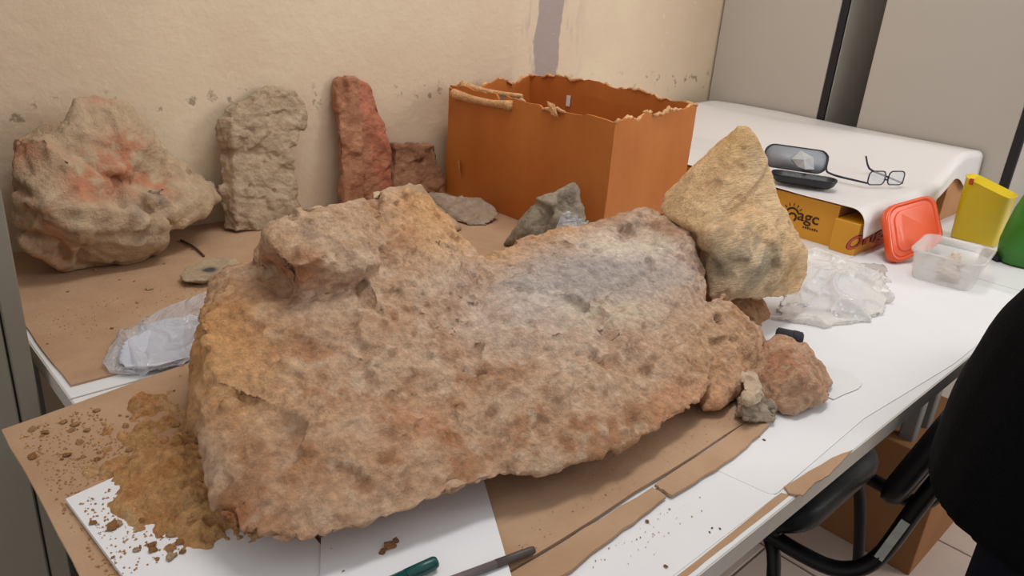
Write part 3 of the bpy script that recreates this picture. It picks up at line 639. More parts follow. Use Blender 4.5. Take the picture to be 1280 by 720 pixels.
hf = lambda t_: .287 + .018 * t_ + .003 * math.sin(22 * t_)
hb = lambda t_: .305 + .010 * math.sin(3 * t_) + .003 * math.sin(25 * t_)
hw = lambda t_: .275 + .02 * t_ + .008 * math.sin(14 * t_)
tops = {}
for nm, p0, p1, hfun, iw, sd in (('left', (bx0, by1), (bx0, by0), hl, (1, 0), 1), ('front', (bx0, by0), (bx1, by0), hf, (0, 1), 2), ('right', (bx1, by0), (bx1, by1), hb, (-1, 0), 3), ('back', (bx0, by1), (bx1, by1), hw, (0, -1), 4)):
    me, tops[nm] = carton_wall(p0, p1, hfun, iw, sd); w_ = link('wall_panel', me, M['carton'], ct)
    rm = []; rnd = random.Random(sd); P_ = tops[nm]; i = 0
    while i < len(P_) - 2:                                  # ragged torn strips on the rim
        k = rnd.randint(2, 6); seg = P_[i:i + k + 1]
        if rnd.random() < (.9 if nm != 'left' else .5) and len(seg) > 1:
            off = np.array([*iw, 0.0]) * rnd.uniform(-.004, .008)
            pts = [s_ + off + np.array([0, 0, rnd.uniform(-.004, .004)]) for s_ in seg]; link('torn_strip', tube_me(pts, [rnd.uniform(.002, .004), rnd.uniform(.003, .0065), rnd.uniform(.0015, .003)], 5, False), M['torn'], w_)
        i += k
link('bottom', box_me(bx0 + .007, bx1 - .007, by0 + .007, by1 - .007, T + .004, T + .008), M['carton'], ct)
# rolled flap at the far end of the left side, and the peeled tear
fp = [np.array(qx(u, v, bx0 - .004)) for (u, v) in ((567, 117), (590, 124), (615, 129), (640, 132))]
link('rolled_flap', tube_me(fp, [.014, .010, .009, .013], 7), M['torn'], ct)
link('rolled_flap', tube_me([p + np.array([.028, .0, .020]) for p in fp], [.013, .009, .008, .007], 6), M['torn'], ct)
link('flute_core', slab_me([tuple(p + np.array([.004, 0, .008])) for p in fp] + [tuple(p + np.array([.028, 0, .022])) for p in fp[::-1]], .004), M['wood_dark'], ct)
lp = np.array(qx(713, 125, bx1)); link('white_spot', box_me(bx1 - .0095, bx1 - .0065, lp[1] - .006, lp[1] + .006, lp[2] - .016, lp[2] + .012), M['paper'], ct)  # added white patch for a pale spot inside the right panel
link('peeled_tear', py_mesh([(bx0 - .0075, *qx(686, 126, bx0)[1:]), (bx0 - .012, *qx(702, 145, bx0)[1:]), (bx0 - .009, *qx(703, 148, bx0)[1:]), (bx0 - .009, *qx(692, 142, bx0)[1:]), (bx0 - .004, *qx(695, 130, bx0)[1:])], [[0, 1, 2, 3], [0, 4, 1]]), M['torn'], ct)
link('peeled_tear', py_mesh([(bx0 - .006, *qx(574, 198, bx0)[1:]), (bx0 - .012, *qx(579, 201, bx0)[1:]), (bx0 - .012, *qx(580, 222, bx0)[1:]), (bx0 - .006, *qx(576, 216, bx0)[1:])], [[0, 1, 2, 3]]), M['torn'], ct)

# ================================================================== covered cartons at the table end
ax0 = 1.82
tb = thing('printed_carton', (2.1, 1.1, T), 'flat yellow carton with dark sun logo and lettering, under the white cover', 'carton')
link('body', box_me(ax0 + .001, 2.30, .722, 1.50, T + .0005, T + .104, .0015, 1), M['card'], tb)
link('face', box_me(ax0 - .0015, ax0 + .001, .722, 1.50, T + .0005, T + .104), M['yellow_card'], tb)
def text(s, size, mtx, m, parent, name='lettering', fitw=None, bold=0.0):
    cu = bpy.data.curves.new('t', 'FONT'); cu.body = s; cu.size = size; cu.align_x = 'CENTER'; cu.align_y = 'CENTER'; cu.extrude = .0006; cu.offset = bold
    o = bpy.data.objects.new('t', cu); C.objects.link(o); dg = bpy.context.evaluated_depsgraph_get(); dg.update()
    me = bpy.data.meshes.new_from_object(o.evaluated_get(dg)); bpy.data.objects.remove(o); me.materials.clear()
    if fitw:
        co = getco(me); k = fitw / (co[:, 0].max() - co[:, 0].min()); me.transform(Matrix.Diagonal((k, 1, 1, 1)))
    me.transform(mtx); return link(name, me, m, parent)
def face_negx(x, y, z): return Matrix(((0, 0, -1, x), (-1, 0, 0, y), (0, 1, 0, z), (0, 0, 0, 1)))
def face_negy(x, y, z): return Matrix(((1, 0, 0, x), (0, 0, -1, y), (0, 1, 0, z), (0, 0, 0, 1)))
c_ = qx(1011, 272, ax0); wd_ = abs(qx(998, 268, ax0)[1] - qx(1024, 276, ax0)[1])
text('agc', .040, face_negx(ax0 - .0022, c_[1], c_[2]), M['dark_print'], tb, fitw=wd_, bold=.0004)
lc = qx(991, 266, ax0); lg = []
def arc(cy_, cz_, r, a0, a1, w, n=14):
    V = []; 
    for i in range(n + 1):
        a = math.radians(a0 + (a1 - a0) * i / n)
        for rr in (r - w, r + w): V.append((ax0 - .0021, cy_ - rr * math.cos(a), cz_ + rr * math.sin(a)))
    return py_mesh(V, [[2 * i, 2 * i + 1, 2 * i + 3, 2 * i + 2] for i in range(n)])
lg.append(arc(lc[1], lc[2] - .004, .0165, 20, 175, .0028)); lg.append(arc(lc[1] - .002, lc[2] - .010, .0095, -60, 160, .0028))
for k in range(7):
    a = math.radians(15 + 25 * k); lg.append(py_mesh([(ax0 - .0021, lc[1] - r_ * math.cos(a + s_), lc[2] - .004 + r_ * math.sin(a + s_)) for r_, s_ in ((.022, -.06), (.022, .06), (.030, .05), (.030, -.05))], [[0, 1, 2, 3]]))
link('sun_logo', join_me(lg), M['dark_print'], tb)
l2 = qx(1012, 286, ax0); link('small_print', join_me([box_me(ax0 - .0022, ax0 - .0014, l2[1] + .018 - .006 * k - .004, l2[1] + .018 - .006 * k, l2[2] - .002, l2[2] + .002 + .001 * (k % 3)) for k in range(7)]), M['dark_print'], tb)

tb = thing('printed_carton', (2.06, .688, T), 'slim yellow and red carton with red brush lettering, under the white cover', 'carton')
link('body', box_me(1.797, 2.30, .657, .719, T + .0005, T + .078, .001, 1), M['yellow_card'], tb)
link('red_band', py_mesh([(1.90, .6562, T + .001), (2.299, .6562, T + .001), (2.299, .6562, T + .03), (1.99, .6562, T + .022), (1.93, .6562, T + .012)], [[0, 1, 2, 3, 4]]), M['red_print'], tb)
t1 = q(1061, 299, .655); xc = (t1[0] + 2.19) / 2
xe = 2.10; xc = (t1[0] + xe) / 2
text('Original', .040, face_negy(xc, .6560, T + .036), M['dark_print'], tb, fitw=xe + .004 - t1[0], bold=.0020)
text('Original', .040, face_negy(xc, .6552, T + .036), M['red_print'], tb, fitw=xe - t1[0], bold=.0006)
tag(link('carton', box_me(2.36, 2.545, .655, 1.5, T + .0005, T + .168, .0015, 1), M['card']), 'plain brown carton under the raised end of the white cover', 'carton')

def cover():
    nx, ny = 60, 90; V = []; F = []
    ztop = lambda x: .1105 + .076 * ss(np.array([x]), 2.18, 2.42)[0]
    for i in range(nx + 1):
        x = 1.80 + .76 * i / nx; yf = np.interp(x, [1.8, 2.42, 2.56], [.688, .668, .662]); hang = np.interp(x, [1.8, 1.87, 2.1, 2.35, 2.46, 2.56], [.026, .022, .014, .02, .085, .10]); r = np.interp(x, [1.8, 2.1, 2.56], [.038, .03, .02])
        zt = ztop(x)
        for j in range(ny + 1):
            t_ = j / ny
            if t_ < .70:
                y = 1.555 - (1.555 - yf) * t_ / .70; z = zt
            else:
                s_ = (t_ - .70) / .30 * (r * math.pi / 2 + hang); 
                if s_ < r * math.pi / 2: y = yf - r * math.sin(s_ / r); z = zt - r + r * math.cos(s_ / r)
                else: y = yf - r - .004 * (s_ - r * math.pi / 2) / hang; z = zt - r - (s_ - r * math.pi / 2)
            V.append([x, y, z])
    P_ = np.array(V); w = .006 * fbm(P_ * np.array([2.2, 1.0, 1.0]), 4, 3, 5) + .004 * np.sin(P_[:, 0] * 22 + P_[:, 1] * 6) * ss(P_[:, 0], 2.0, 2.3)
    top = P_[:, 2] > .06
    P_[:, 2] += np.where(top, np.maximum(w, -.003) + .003, 0); P_[:, 1] -= np.where(~top, np.abs(w) * .6, 0); P_[:, 2] += T
    for i in range(nx):
        for j in range(ny): a = i * (ny + 1) + j; F.append([a, a + 1, a + ny + 2, a + ny + 1])
    me = py_mesh(P_, F, True)
    bm = bmesh.new(); bm.from_mesh(me); bmesh.ops.solidify(bm, geom=list(bm.faces), thickness=.0008); bm.to_mesh(me); bm.free()
    return me
tag(link('cover_sheet', cover(), M['sheet']), 'glossy white plastic sheet draped over the cartons', 'cover')

# ------------------------------------------------------------------ eyeglasses and case
ZS = .122
def gl_pt(u, v, dz=0): return np.array(g(u, v, ZS + dz))
h1, h2 = gl_pt(1084, 229, .006), gl_pt(1128, 229, .006)
gt = thing('eyeglasses', tuple((h1 + h2) / 2), 'dark framed eyeglasses resting upside down on the white cover', 'eyeglasses')
wv = h2 - h1; wl = np.linalg.norm(wv); wv /= wl; upv = np.array([0, 0, 1.0])
hgt = .036
def lens_ring(c0, c1):
    A = h1 + wv * wl * c0; B = h1 + wv * wl * c1; o_ = (A + B) / 2 + upv * (hgt / 2 - .004); hw_ = np.linalg.norm(B - A) / 2; out = []
    for p in rrect(hw_, hgt / 2, min(hw_, hgt / 2) * .62, 0, 6): out.append(o_ + wv * p[0] + upv * p[1])
    return out
for c0, c1 in ((0, .46), (.56, 1.0)):
    ring = lens_ring(c0, c1); rimo = link('rim', tube_me(ring + [ring[0]], .0018, 6, False), M['frame_black'], gt)
    n_ = len(ring); f_ = np.cross(wv, upv) * .0008; link('lens', py_mesh([p + f_ for p in ring] + [p - f_ for p in ring], [list(range(n_)), list(range(2 * n_ - 1, n_ - 1, -1))] + [[i, (i + 1) % n_, n_ + (i + 1) % n_, n_ + i] for i in range(n_)]), M['lens'], rimo)
br = h1 + wv * wl * .46 + upv * .012; br2 = h1 + wv * wl * .56 + upv * .012
link('bridge', tube_me([br, (br + br2) / 2 - upv * .003, br2], .0022, 6), M['frame_black'], gt)
link('temple', tube_me([h1, h1 * .5 + gl_pt(1050, 221, .006) * .5, gl_pt(1050, 221, .007), gl_pt(1038, 217, .008), gl_pt(1033, 212, .016), np.array([*gl_pt(1038, 217)[:2], T + ZS + .047]) + np.array([-.012, .012, 0])], [.0026, .003, .0032, .003, .0028, .0026], 6), M['frame_black'], gt)
e2 = gl_pt(1090, 213, .007)
link('temple', tube_me([h2, h2 * .5 + e2 * .5, e2, e2 + np.array([-.006, .012, .012]), e2 + np.array([-.016, .02, .038])], [.0026, .003, .003, .0028, .0026], 6), M['frame_black'], gt)

cc = np.array(g(1003, 230, ZS)); u_ = np.array([.41, -.91, 0]); u_ /= np.linalg.norm(u_); v_ = np.array([.91, .41, 0]); v_ /= np.linalg.norm(v_)
kt = thing('glasses_case', tuple(cc), 'open black glasses case with silver lining on the white cover', 'glasses case')
def boat(pr, lift):
    rings = []
    for (kx, ky, z) in pr: rings.append([cc + u_ * (p[0] * kx) + v_ * (p[1] * ky) + np.array([0, 0, z + lift]) for p in rrect(.080, .032, .026, 0, 6)])
    return rings
link('base_shell', loft_me(boat([(.80, .6, .0), (.93, .85, .008), (1, 1, .02), (1.0, 1.0, .024), (.95, .9, .024), (.9, .8, .012), (.75, .5, .008)], -.002)), M['case_shell'], kt)
hg = cc + v_ * .031 + np.array([0, 0, .024]); ld = v_ * .52 + np.array([0, 0, .85]); ln = np.cross(u_, ld); ln /= np.linalg.norm(ln)
if ln @ (-cc) < 0: ln = -ln
def lidr(k, off): return [hg + u_ * (-.03 + p[0] * k) + ld * (.034 + p[1] * k) + ln * off for p in rrect(.080, .032, .024, 0, 6)]
li = link('lid_shell', loft_me([lidr(.85, -.014), lidr(.96, -.009), lidr(1, 0), lidr(1, .002), lidr(.94, .0015), lidr(.92, -.004), lidr(.8, -.009)]), M['case_shell'], kt)
link('lining', loft_me([lidr(.935, .0005), lidr(.915, -.0035), lidr(.79, -.0085), lidr(.3, -.0085)]), M['case_lining'], li)
cl = [hg + u_ * (a - .01) + ld * b_ + ln * c for a, b_, c in ((-.01, .012, .0), (-.03, .03, .004), (-.012, .058, .0), (.0, .03, .010), (.022, .042, .004), (.03, .01, .004), (.008, .004, .012))]
link('cleaning_cloth', py_mesh(cl, [[0, 1, 3], [1, 2, 3], [3, 2, 4], [3, 4, 5], [3, 5, 6], [0, 3, 6]]), M['cloth'], kt)

# ------------------------------------------------------------------ orange lid, tub, brush, yellow cup, green bottle
BL, BR, TL, TR = (np.array(p) for p in (g(1114, 333, .001), g(1180, 303, .03), g(1105, 259, .118), g(1166, 242, .140)))
nl = np.cross(BR - BL, TL - BL); nl /= np.linalg.norm(nl)
if nl @ (np.array([0, 0, CAMZ]) - BL) < 0: nl = -nl
def lidp(s, t_, o_): return BL * (1 - s) * (1 - t_) + BR * s * (1 - t_) + TL * (1 - s) * t_ + TR * s * t_ + nl * o_
def lring(k, o_, r=.22): return [lidp(.5 + p[0] * k, .5 + p[1] * k, o_) for p in rrect(.5, .5, r, 0, 6)]
ol = thing('plastic_lid', tuple(BL), 'orange plastic container lid leaning against the slim yellow and red carton', 'lid')
link('rim', loft_me([lring(.96, -.014), lring(1.0, -.012), lring(1.0, .001), lring(.985, .004), lring(.90, .004), lring(.86, .0005), lring(.84, -.006), lring(.92, -.010)], False), M['orange_plastic'], ol)
link('panel', loft_me([lring(.87, -.0045), lring(.87, -.003), lring(.85, .0008), lring(.72, .0008), lring(.70, .004), lring(.62, .004)], smooth=False), M['orange_plastic'], ol)

tc_ = np.array([1.85, .465]); ta = math.radians(8); TK = .87; e1 = np.array([math.cos(ta), math.sin(ta)]); e2_ = np.array([-math.sin(ta), math.cos(ta)])
def tring(hx, hy, r, z): return [np.array([*(tc_ + e1 * p[0] * TK + e2_ * p[1] * TK), T + z]) for p in rrect(hx, hy, r, 0, 7)]
tt = thing('plastic_tub', (*tc_, T), 'open clear plastic tub holding pale scraps, in front of the orange lid', 'tub')
link('tub_wall', loft_me([tring(.086, .066, .026, .001), tring(.090, .070, .028, .006), tring(.100, .080, .03, .062), tring(.1055, .0855, .032, .063), tring(.1055, .0855, .032, .069), tring(.0985, .0785, .03, .069), tring(.0885, .0685, .028, .008), tring(.084, .064, .026, .004)]), M['clear_tub'], tt)
rp_ = random.Random(3)
for k in range(3):
    o_ = np.array([*(tc_ + e1 * (-.034 + .034 * k) + e2_ * rp_.uniform(-.012, .012)), T + .0065])
    me = stone_me([[tuple(o_ + np.array([rp_.uniform(-.03, .03), rp_.uniform(-.03, .03), rp_.uniform(.0, .042)])) for _ in range(14)]], .003, 2, ((40, .005), (90, .003)), (60, .006, .2), lambda p, n: np.tile(lin((226, 206, 188)), (len(p), 1)), T + .0055)
    tag(link('wrapped_scrap', me, M['stone']), 'pale crumpled wrapped scrap inside the clear plastic tub', 'scrap', 'scraps in the clear tub')

bt = thing('paintbrush', g(1215, 312), 'flat brush with brown handle and dark bristles, behind the clear tub', 'brush')
pA, pB, pC, pD = (np.array(g(u, v, .006)) for (u, v) in ((1172, 300), (1226, 313), (1240, 318), (1256, 325)))
def flatbar(a, c, w0, w1, th):
    d = (c - a) / np.linalg.norm(c - a); s_ = np.cross(d, [0, 0, 1.0]); z_ = np.array([0, 0, th])
    return py_mesh([a + s_ * w0 - z_, a - s_ * w0 - z_, c - s_ * w1 - z_, c + s_ * w1 - z_, a + s_ * w0 + z_, a - s_ * w0 + z_, c - s_ * w1 + z_, c + s_ * w1 + z_], [[0, 1, 2, 3], [4, 7, 6, 5], [0, 4, 5, 1], [1, 5, 6, 2], [2, 6, 7, 3], [3, 7, 4, 0]])
link('handle', flatbar(pA, pB, .012, .014, .005), M['wood_dark'], bt); link('ferrule', flatbar(pB, pC, .018, .02, .0055), M['chrome'], bt); link('bristles', flatbar(pC, pD, .02, .022, .0055), M['bristle'], bt)

yc = np.array([2.245, .525]); yt = thing('plastic_cup', (*yc, T), 'yellow plastic cup with flared mouth, between brown carton and green bottle', 'cup')
def yring(hx, hy, z, dy=0.0, dx=0.0): return [np.array([yc[0] + dx + p[0], yc[1] + dy + p[1], T + z + .28 * p[1] * (1 if z > .1 else 0)]) for p in rrect(hx, hy, min(hx, hy) * .5, 0, 7)]
yo = link('cup_wall', loft_me([yring(.030, .050, .001), yring(.034, .054, .005), yring(.042, .058, .148), yring(.044, .060, .150), yring(.0405, .0565, .151), yring(.033, .053, .010)]), M['yellow_plastic'], yt)
mk = np.array(qx(1214, 226, 2.203)); link('red_mark', box_me(2.2005, 2.206, mk[1] - .006, mk[1] + .004, mk[2] - .010, mk[2] + .006, .001, 1), M['red_print'], yt)

gc = np.array([2.135, .392]); gtg = thing('green_bottle', (*gc, T), 'green plastic bottle beside the yellow cup', 'bottle')
gr = []
for (r, z, o_) in ((.040, .001, 0), (.048, .006, 0), (.052, .05, 0), (.050, .09, .002), (.046, .13, .004), (.041, .16, .006), (.030, .185, .008), (.016, .20, .008), (.014, .215, .008)):
    gr.append([np.array([gc[0] + r * math.cos(a), gc[1] - o_ + r * math.sin(a) * (1 + .06 * math.sin(5 * a)), T + z]) for a in [2 * math.pi * k / 28 for k in range(28)]])
link('bottle_body', loft_me(gr), M['green_plastic'], gtg)
link('cap', tube_me([(gc[0], gc[1] - .008, T + .210), (gc[0], gc[1] - .008, T + .235)], .017, 14, False), M['green_plastic'], gtg)

# ------------------------------------------------------------------ plastic bags
def bag_me(hull, seed, amp=.012, vox=.0045, zmin=None):
    me = stone_me([hull] if not isinstance(hull[0], list) else hull, vox, 4, (), None, lambda p, n: np.ones((len(p), 3)) * .8)
    co = getco(me); no = getno(me)
    r = np.abs(fbm(co, 8, 1, seed)); r2 = np.abs(fbm(co + r[:, None] * .05, 20, 1, seed + 3)) * 1.3
    co = co + no * ((np.exp(-(r / .10) ** 2) * amp - amp * .5) + (np.exp(-(r2 / .10) ** 2) * amp * .45))[:, None]
    if zmin is not None: co[:, 2] = np.maximum(co[:, 2], zmin)
    setco(me, co); return me
bg_ = thing('plastic_bag', g(1045, 395), 'crumpled clear plastic bag stuffed with pale wrapping, behind the fossil end', 'bag')
link('film', bag_me([[q(985, 312, .70), q(1015, 306, .70), q(1045, 318, .66), q(1080, 332, .62), q(1108, 340, .58), g(1117, 368, .02), g(1108, 392, .006), g(1070, 408, .004), g(1035, 411, .004), q(1010, 330, .62), q(1060, 345, .55), b(1.5, .7, .004), b(1.62, .64, .004), b(1.62, .62, .05), g(980, 400, .004), q(985, 360, .62)], [g(975, 404, .004), g(960, 400, .004), q(968, 380, .60), q(1000, 365, .60), g(1030, 408, .004), b(1.4, .62, .03)]], 13, .014, .0042, T + .002), M['bag'], bg_)
link('wrapping', bag_me([q(1000, 330, .66), q(1040, 332, .62), q(1080, 345, .58), g(1090, 385, .015), g(1050, 400, .008), g(1000, 392, .01), b(1.5, .66, .01), q(1050, 360, .56)], 23, .010, .006, T + .004), M['white_crumple'], bg_)
bl = thing('plastic_bag', g(190, 455), 'filmy clear bag with crumpled white paper, left of the fossil', 'bag')
link('film', bag_me([[g(122, 455, .012), g(128, 467, .006), g(170, 471, .006), g(238, 458, .006), q(235, 400, 1.03), q(262, 362, 1.06), q(280, 352, 1.08), q(200, 382, 1.08), q(150, 420, 1.07), b(.5, 1.12, .01), b(.55, 1.02, .01), b(.3, 1.14, .006)]], 33, .008, .0045, T + .0042), M['bag_thin'], bl)
link('paper_wad', bag_me([g(138, 440, .02), g(150, 466, .009), g(200, 464, .009), g(236, 452, .01), q(228, 412, 1.04), q(190, 402, 1.06), q(225, 395, 1.06), q(150, 428, 1.05), b(.45, 1.08, .01), b(.33, 1.11, .01)], 43, .010, .004, T + .006), M['white_crumple'], bl)
tag(link('plastic_wrap', bag_me([q(690, 285, .985), q(700, 262, .985), q(708, 258, .985), q(722, 266, .98), q(742, 279, .97), q(740, 288, .965), b(1.14, .97, .012), b(1.13, .94, .012), b(1.17, .94, .012), b(1.09, .98, .012)], 53, .007, .0032, T + .004), M['bag_glint']), 'small shiny clear plastic wrap before the angular grey stone', 'wrap')

for o in list(C.objects):
    pass
# dark rubber cap behind the pink chunk
cp = np.array(g(985, 431, .0)); rt = thing('rubber_cap', tuple(cp), 'short dark rubber cap behind the rounded pinkish bone chunk', 'cap')
s_ = np.array([.45, -.89, 0]); s_ /= np.linalg.norm(s_); f_ = np.array([-.89, -.45, 0])
def capring(r, a): return [cp + s_ * a + f_ * (r * math.cos(t_)) + np.array([0, 0, .0142 + r * math.sin(t_)]) for t_ in [2 * math.pi * k / 18 for k in range(18)]]
link('sleeve', loft_me([capring(.009, -.024), capring(.0135, -.021), capring(.0135, .019), capring(.009, .022)]), M['rubber'], rt)
link('collar', loft_me([capring(.0139, .004), capring(.0142, .006), capring(.0142, .012), capring(.0139, .014)]), M['rubber'], rt)

# ================================================================== sandy debris
def soil_colour(p, n):
    c = np.tile(lin((226, 172, 116)), (len(p), 1)); f = fbm(p, 30, 4, 4); c = blend(c, ss(f, 0, .4) * .6, (208, 144, 86)); return blend(c, ss(-f, .1, .4) * .5, (234, 194, 146))
def heap():
    nx, ny = 150, 260; x = np.linspace(.120, .36, nx); y = np.linspace(.50, .995, ny); X, Y = np.meshgrid(x, y, indexing='ij'); P_ = np.stack([X.ravel(), Y.ravel(), np.zeros(X.size)], 1)
    edge = np.interp(P_[:, 1], [.5, .6, .7, .78, .9, 1.0], [.30, .25, .225, .235, .27, .31])
    d = edge - P_[:, 0]
    f = fbm(P_, 22, 4, 71); f2 = fbm(P_, 90, 3, 75)
    h = .030 * np.exp(-(np.maximum(d, 0) / .05) ** 2) * ss(P_[:, 1], .57, .66) * (1 - .7 * ss(P_[:, 1], .76, .88)) - .0092 + f * .017 + f2 * .010
    on = (P_[:, 0] > .140) & (P_[:, 1] < .775)
    base = np.where(on, .0112, .0052)
    h = np.where((P_[:, 1] > .940 + (P_[:, 0] - .118) * .16) | (P_[:, 0] < .124), -.01, h)
    Z = T + base + np.maximum(h, -.0015); keep = h > -.001
    P_[:, 2] = Z; idx = np.arange(X.size).reshape(nx, ny); F = []
    k2 = keep.reshape(nx, ny)
    for i in range(nx - 1):
        for j in range(ny - 1):
            if k2[i, j] or k2[i + 1, j] or k2[i, j + 1] or k2[i + 1, j + 1]: F.append([idx[i, j], idx[i + 1, j], idx[i + 1, j + 1], idx[i, j + 1]])
    me = bpy.data.meshes.new('m'); me.from_pydata([tuple(p) for p in P_], [], F); me.update()
    bm = bmesh.new(); bm.from_mesh(me); bmesh.ops.delete(bm, geom=[v for v in bm.verts if not v.link_faces], context='VERTS'); bm.to_mesh(me); bm.free()
    me.polygons.foreach_set('use_smooth', [True] * len(me.polygons)); paint(me, soil_colour(getco(me), None)); return me
tag(link('sand_debris', heap(), M['soil']), 'loose orange sandy debris heaped at the left foot of the fossil', 'debris', kind='stuff')
# clods: four shapes, many copies
proto = []
for k in range(4):
    rnd = random.Random(60 + k)
    me = stone_me([[tuple(np.array([rnd.uniform(-1, 1), rnd.uniform(-.8, .8), rnd.uniform(-.1, .9)]) * .01) for _ in range(16)]], .0018, 1, ((120, .0018),), None, None, 0.0)
    col = [(204, 156, 108), (184, 130, 82), (216, 180, 142), (204, 178, 146)][k]; me.color_attributes.remove(me.color_attributes[0]); paint(me, np.tile(lin(col), (len(me.vertices), 1))); me.materials.append(M['soil']); proto.append(me)
def clod(x, y, z, size, kind, label, group):
    o = bpy.data.objects.new('soil_clod', proto[kind]); C.objects.link(o); o.location = (x, y, T + z - .0004); o.scale = (size, size, size * .8); o.rotation_euler = (0, 0, random.uniform(0, 6.28))
    return tag(o, ('coarse ' if size > .6 else 'mid-sized ' if size > .42 else 'fine ') + ('tan', 'dark rust', 'pale', 'greyish')[kind] + ' ' + label, 'clod', group)
for k in range(46):
    u, v = random.uniform(25, 235), random.uniform(478, 575); p = g(u, v, .006)
    if p[0] < .125 or p[1] > .950 + (p[0] - .118) * .16 or (v - 478) < (235 - u) * .28 - 4 or p[1] < .79: continue
    clod(p[0], p[1], .006, random.uniform(.25, .8), random.choice((0, 0, 1)), 'clod scattered on the brown cardboard beside the fossil', 'clods on the brown cardboard')
for k in range(30):
    u, v = random.uniform(105, 245), random.uniform(600, 700); p = g(u, v, .012)
    if p[0] < .145 or p[1] > .76 or p[1] < .5: continue
    clod(p[0], p[1], .012, random.uniform(.3, .9), random.choice((0, 1, 2)), 'clod lying on the thick white board', 'clods on the white board')
for (u, v, s_, k) in ((188, 362, .75, 2), (172, 379, .45, 0), (140, 411, .4, 1), (120, 338, .5, 2), (85, 365, .4, 0), (205, 330, .4, 0), (168, 352, .3, 1), (150, 350, .3, 1), (240, 312, .35, 1), (60, 430, .3, 0)):
    p = g(u, v, .0034); clod(p[0], p[1], .0034, s_, k, 'crumb of stone on the cardboard along the wall', 'crumbs along the wall')
for (u, v, s_) in ((488, 683, .9), (478, 690, .6), (495, 676, .5)):
    p = g(u, v, .013); clod(p[0], p[1], .0122, s_, 1, 'clod on the white paper near the pens', 'clods on the white paper')
for (u, v, s_) in ((809, 652, .4), (832, 708, .35), (955, 550, .35), (948, 546, .3), (890, 660, .2), (887, 665, .2), (900, 661, .2), (820, 620, .45)):
    p = g(u, v, .0012); clod(p[0], p[1], .0012, s_, 1, 'crumb on white paper in front of cardboard', 'crumbs on the white paper')
for (u0, v0, u1, v1) in ((226, 300, 255, 320),):
    a, c = np.array(g(u0, v0, .006)), np.array(g(u1, v1, .006)); tag(link('twig', tube_me([a, (a + c) / 2 + np.array([.004, 0, .001]), c], .0022, 6), M['wood_dark']), 'thin dark stick beside the boulder on the back table', 'stick')
# fine grains too many to count
def grains():
    rnd = np.random.RandomState(9); V = []; F = []
    def add(x, y, z, r):
        i = len(V); a = rnd.uniform(0, 6.28)
        for k in range(3): V.append((x + r * math.cos(a + 2.1 * k), y + r * math.sin(a + 2.1 * k), z))
        V.append((x, y, z + r)); F.extend([[i, i + 1, i + 3], [i + 1, i + 2, i + 3], [i + 2, i, i + 3]])
    for _ in range(900):
        x, y = rnd.uniform(.13, .22), rnd.uniform(.62, .985); (add(x, y, T + (.0120 if x > .145 and y < .76 else .0062), rnd.uniform(.0006, .0022)) if y < .94 + (x - .118) * .16 else None)
    for _ in range(260):
        t_ = rnd.uniform(); u, v = 740 + 90 * t_ + rnd.normal() * 26, 660 - 40 * t_ + rnd.normal() * 26; p = g(u, v, .0012)
        if p[1] < .369 and p[1] > .295 and p[0] < .76: add(p[0], p[1], T + .0014, rnd.uniform(.0004, .0013))
    for _ in range(160):
        x, y = rnd.uniform(.40, .9), rnd.uniform(.41, .5); add(x, y, T + .0064, rnd.uniform(.0004, .0012))
    for _ in range(300):
        x, y = rnd.uniform(.23, .62), rnd.uniform(1.16, 1.29); add(x, y, T + .0036, rnd.uniform(.0005, .0018))
    me = py_mesh(V, F); paint(me, soil_colour(getco(me), None)); return me
tag(link('dust_grains', grains(), M['soil']), 'fine sandy grains sprinkled over the cardboard and papers', 'grains', kind='stuff')

# ================================================================== under the table: chair and carton
ch = thing('office_chair', (1.34, .5, 0), 'black padded chair with black tube frame, pushed under the table', 'chair')
sr = []
for (k, z) in ((.86, .425), (.97, .432), (1.0, .447), (1.0, .462), (.96, .478), (.85, .487), (.5, .490)):
    sr.append([np.array([1.315 + p[0] * k, .60 + p[1] * k, z]) for p in rrect(.215, .225, .11, 0, 9)])
link('seat', loft_me(sr), M['black_vinyl'], ch)
link('seat_shell', box_me(1.14, 1.49, .42, .78, .412, .424, .005, 2), M['black_metal'], ch)
bk = []
for (k, o_) in ((.90, -.016), (.98, -.012), (1, 0), (.98, .014), (.9, .022), (.5, .026)):
    bk.append([np.array([1.325 + p[0] * k, .232 - (p[1] * k) * .30 + o_, .715 + p[1] * k]) for p in rrect(.205, .15, .07, 0, 9)])
link('backrest', loft_me(bk), M['black_vinyl'], ch)
for sx, X_ in ((1, 0.0), (-1, 2.65)):
    fx = lambda p: (p[0] if sx == 1 else X_ - p[0], p[1], p[2])
    link('back_upright', tube_me([fx(p) for p in ((1.16, .66, .405), (1.158, .50, .403), (1.158, .383, .398), (1.172, .315, .402), (1.192, .272, .445), (1.190, .238, .58), (1.19, .205, .70), (1.19, .17, .80))], .0145, 10), M['black_metal'], ch)
    link('leg', tube_me([fx(p) for p in ((1.165, .45, .40), (1.14, .41, .33), (1.10, .36, .012), (1.098, .357, .002))], .0125, 10), M['black_metal'], ch)
    link('leg', tube_me([fx(p) for p in ((1.165, .70, .41), (1.15, .76, .33), (1.12, .80, .012), (1.118, .802, .002))], .0125, 10), M['black_metal'], ch)
link('crossbar', tube_me([(1.165, .44, .395), (1.485, .44, .395)], .0115, 8, False), M['black_metal'], ch)
ti = np.array([1.194, .268, .455]); tj = np.array([1.1895, .243, .56]); dt = (tj - ti) / np.linalg.norm(tj - ti); vw = np.array([0, 0, CAMZ]) - ti; vw /= np.linalg.norm(vw); wt = np.cross(dt, vw); wt /= np.linalg.norm(wt); ft = np.cross(wt, dt); ft *= np.sign(ft @ vw)
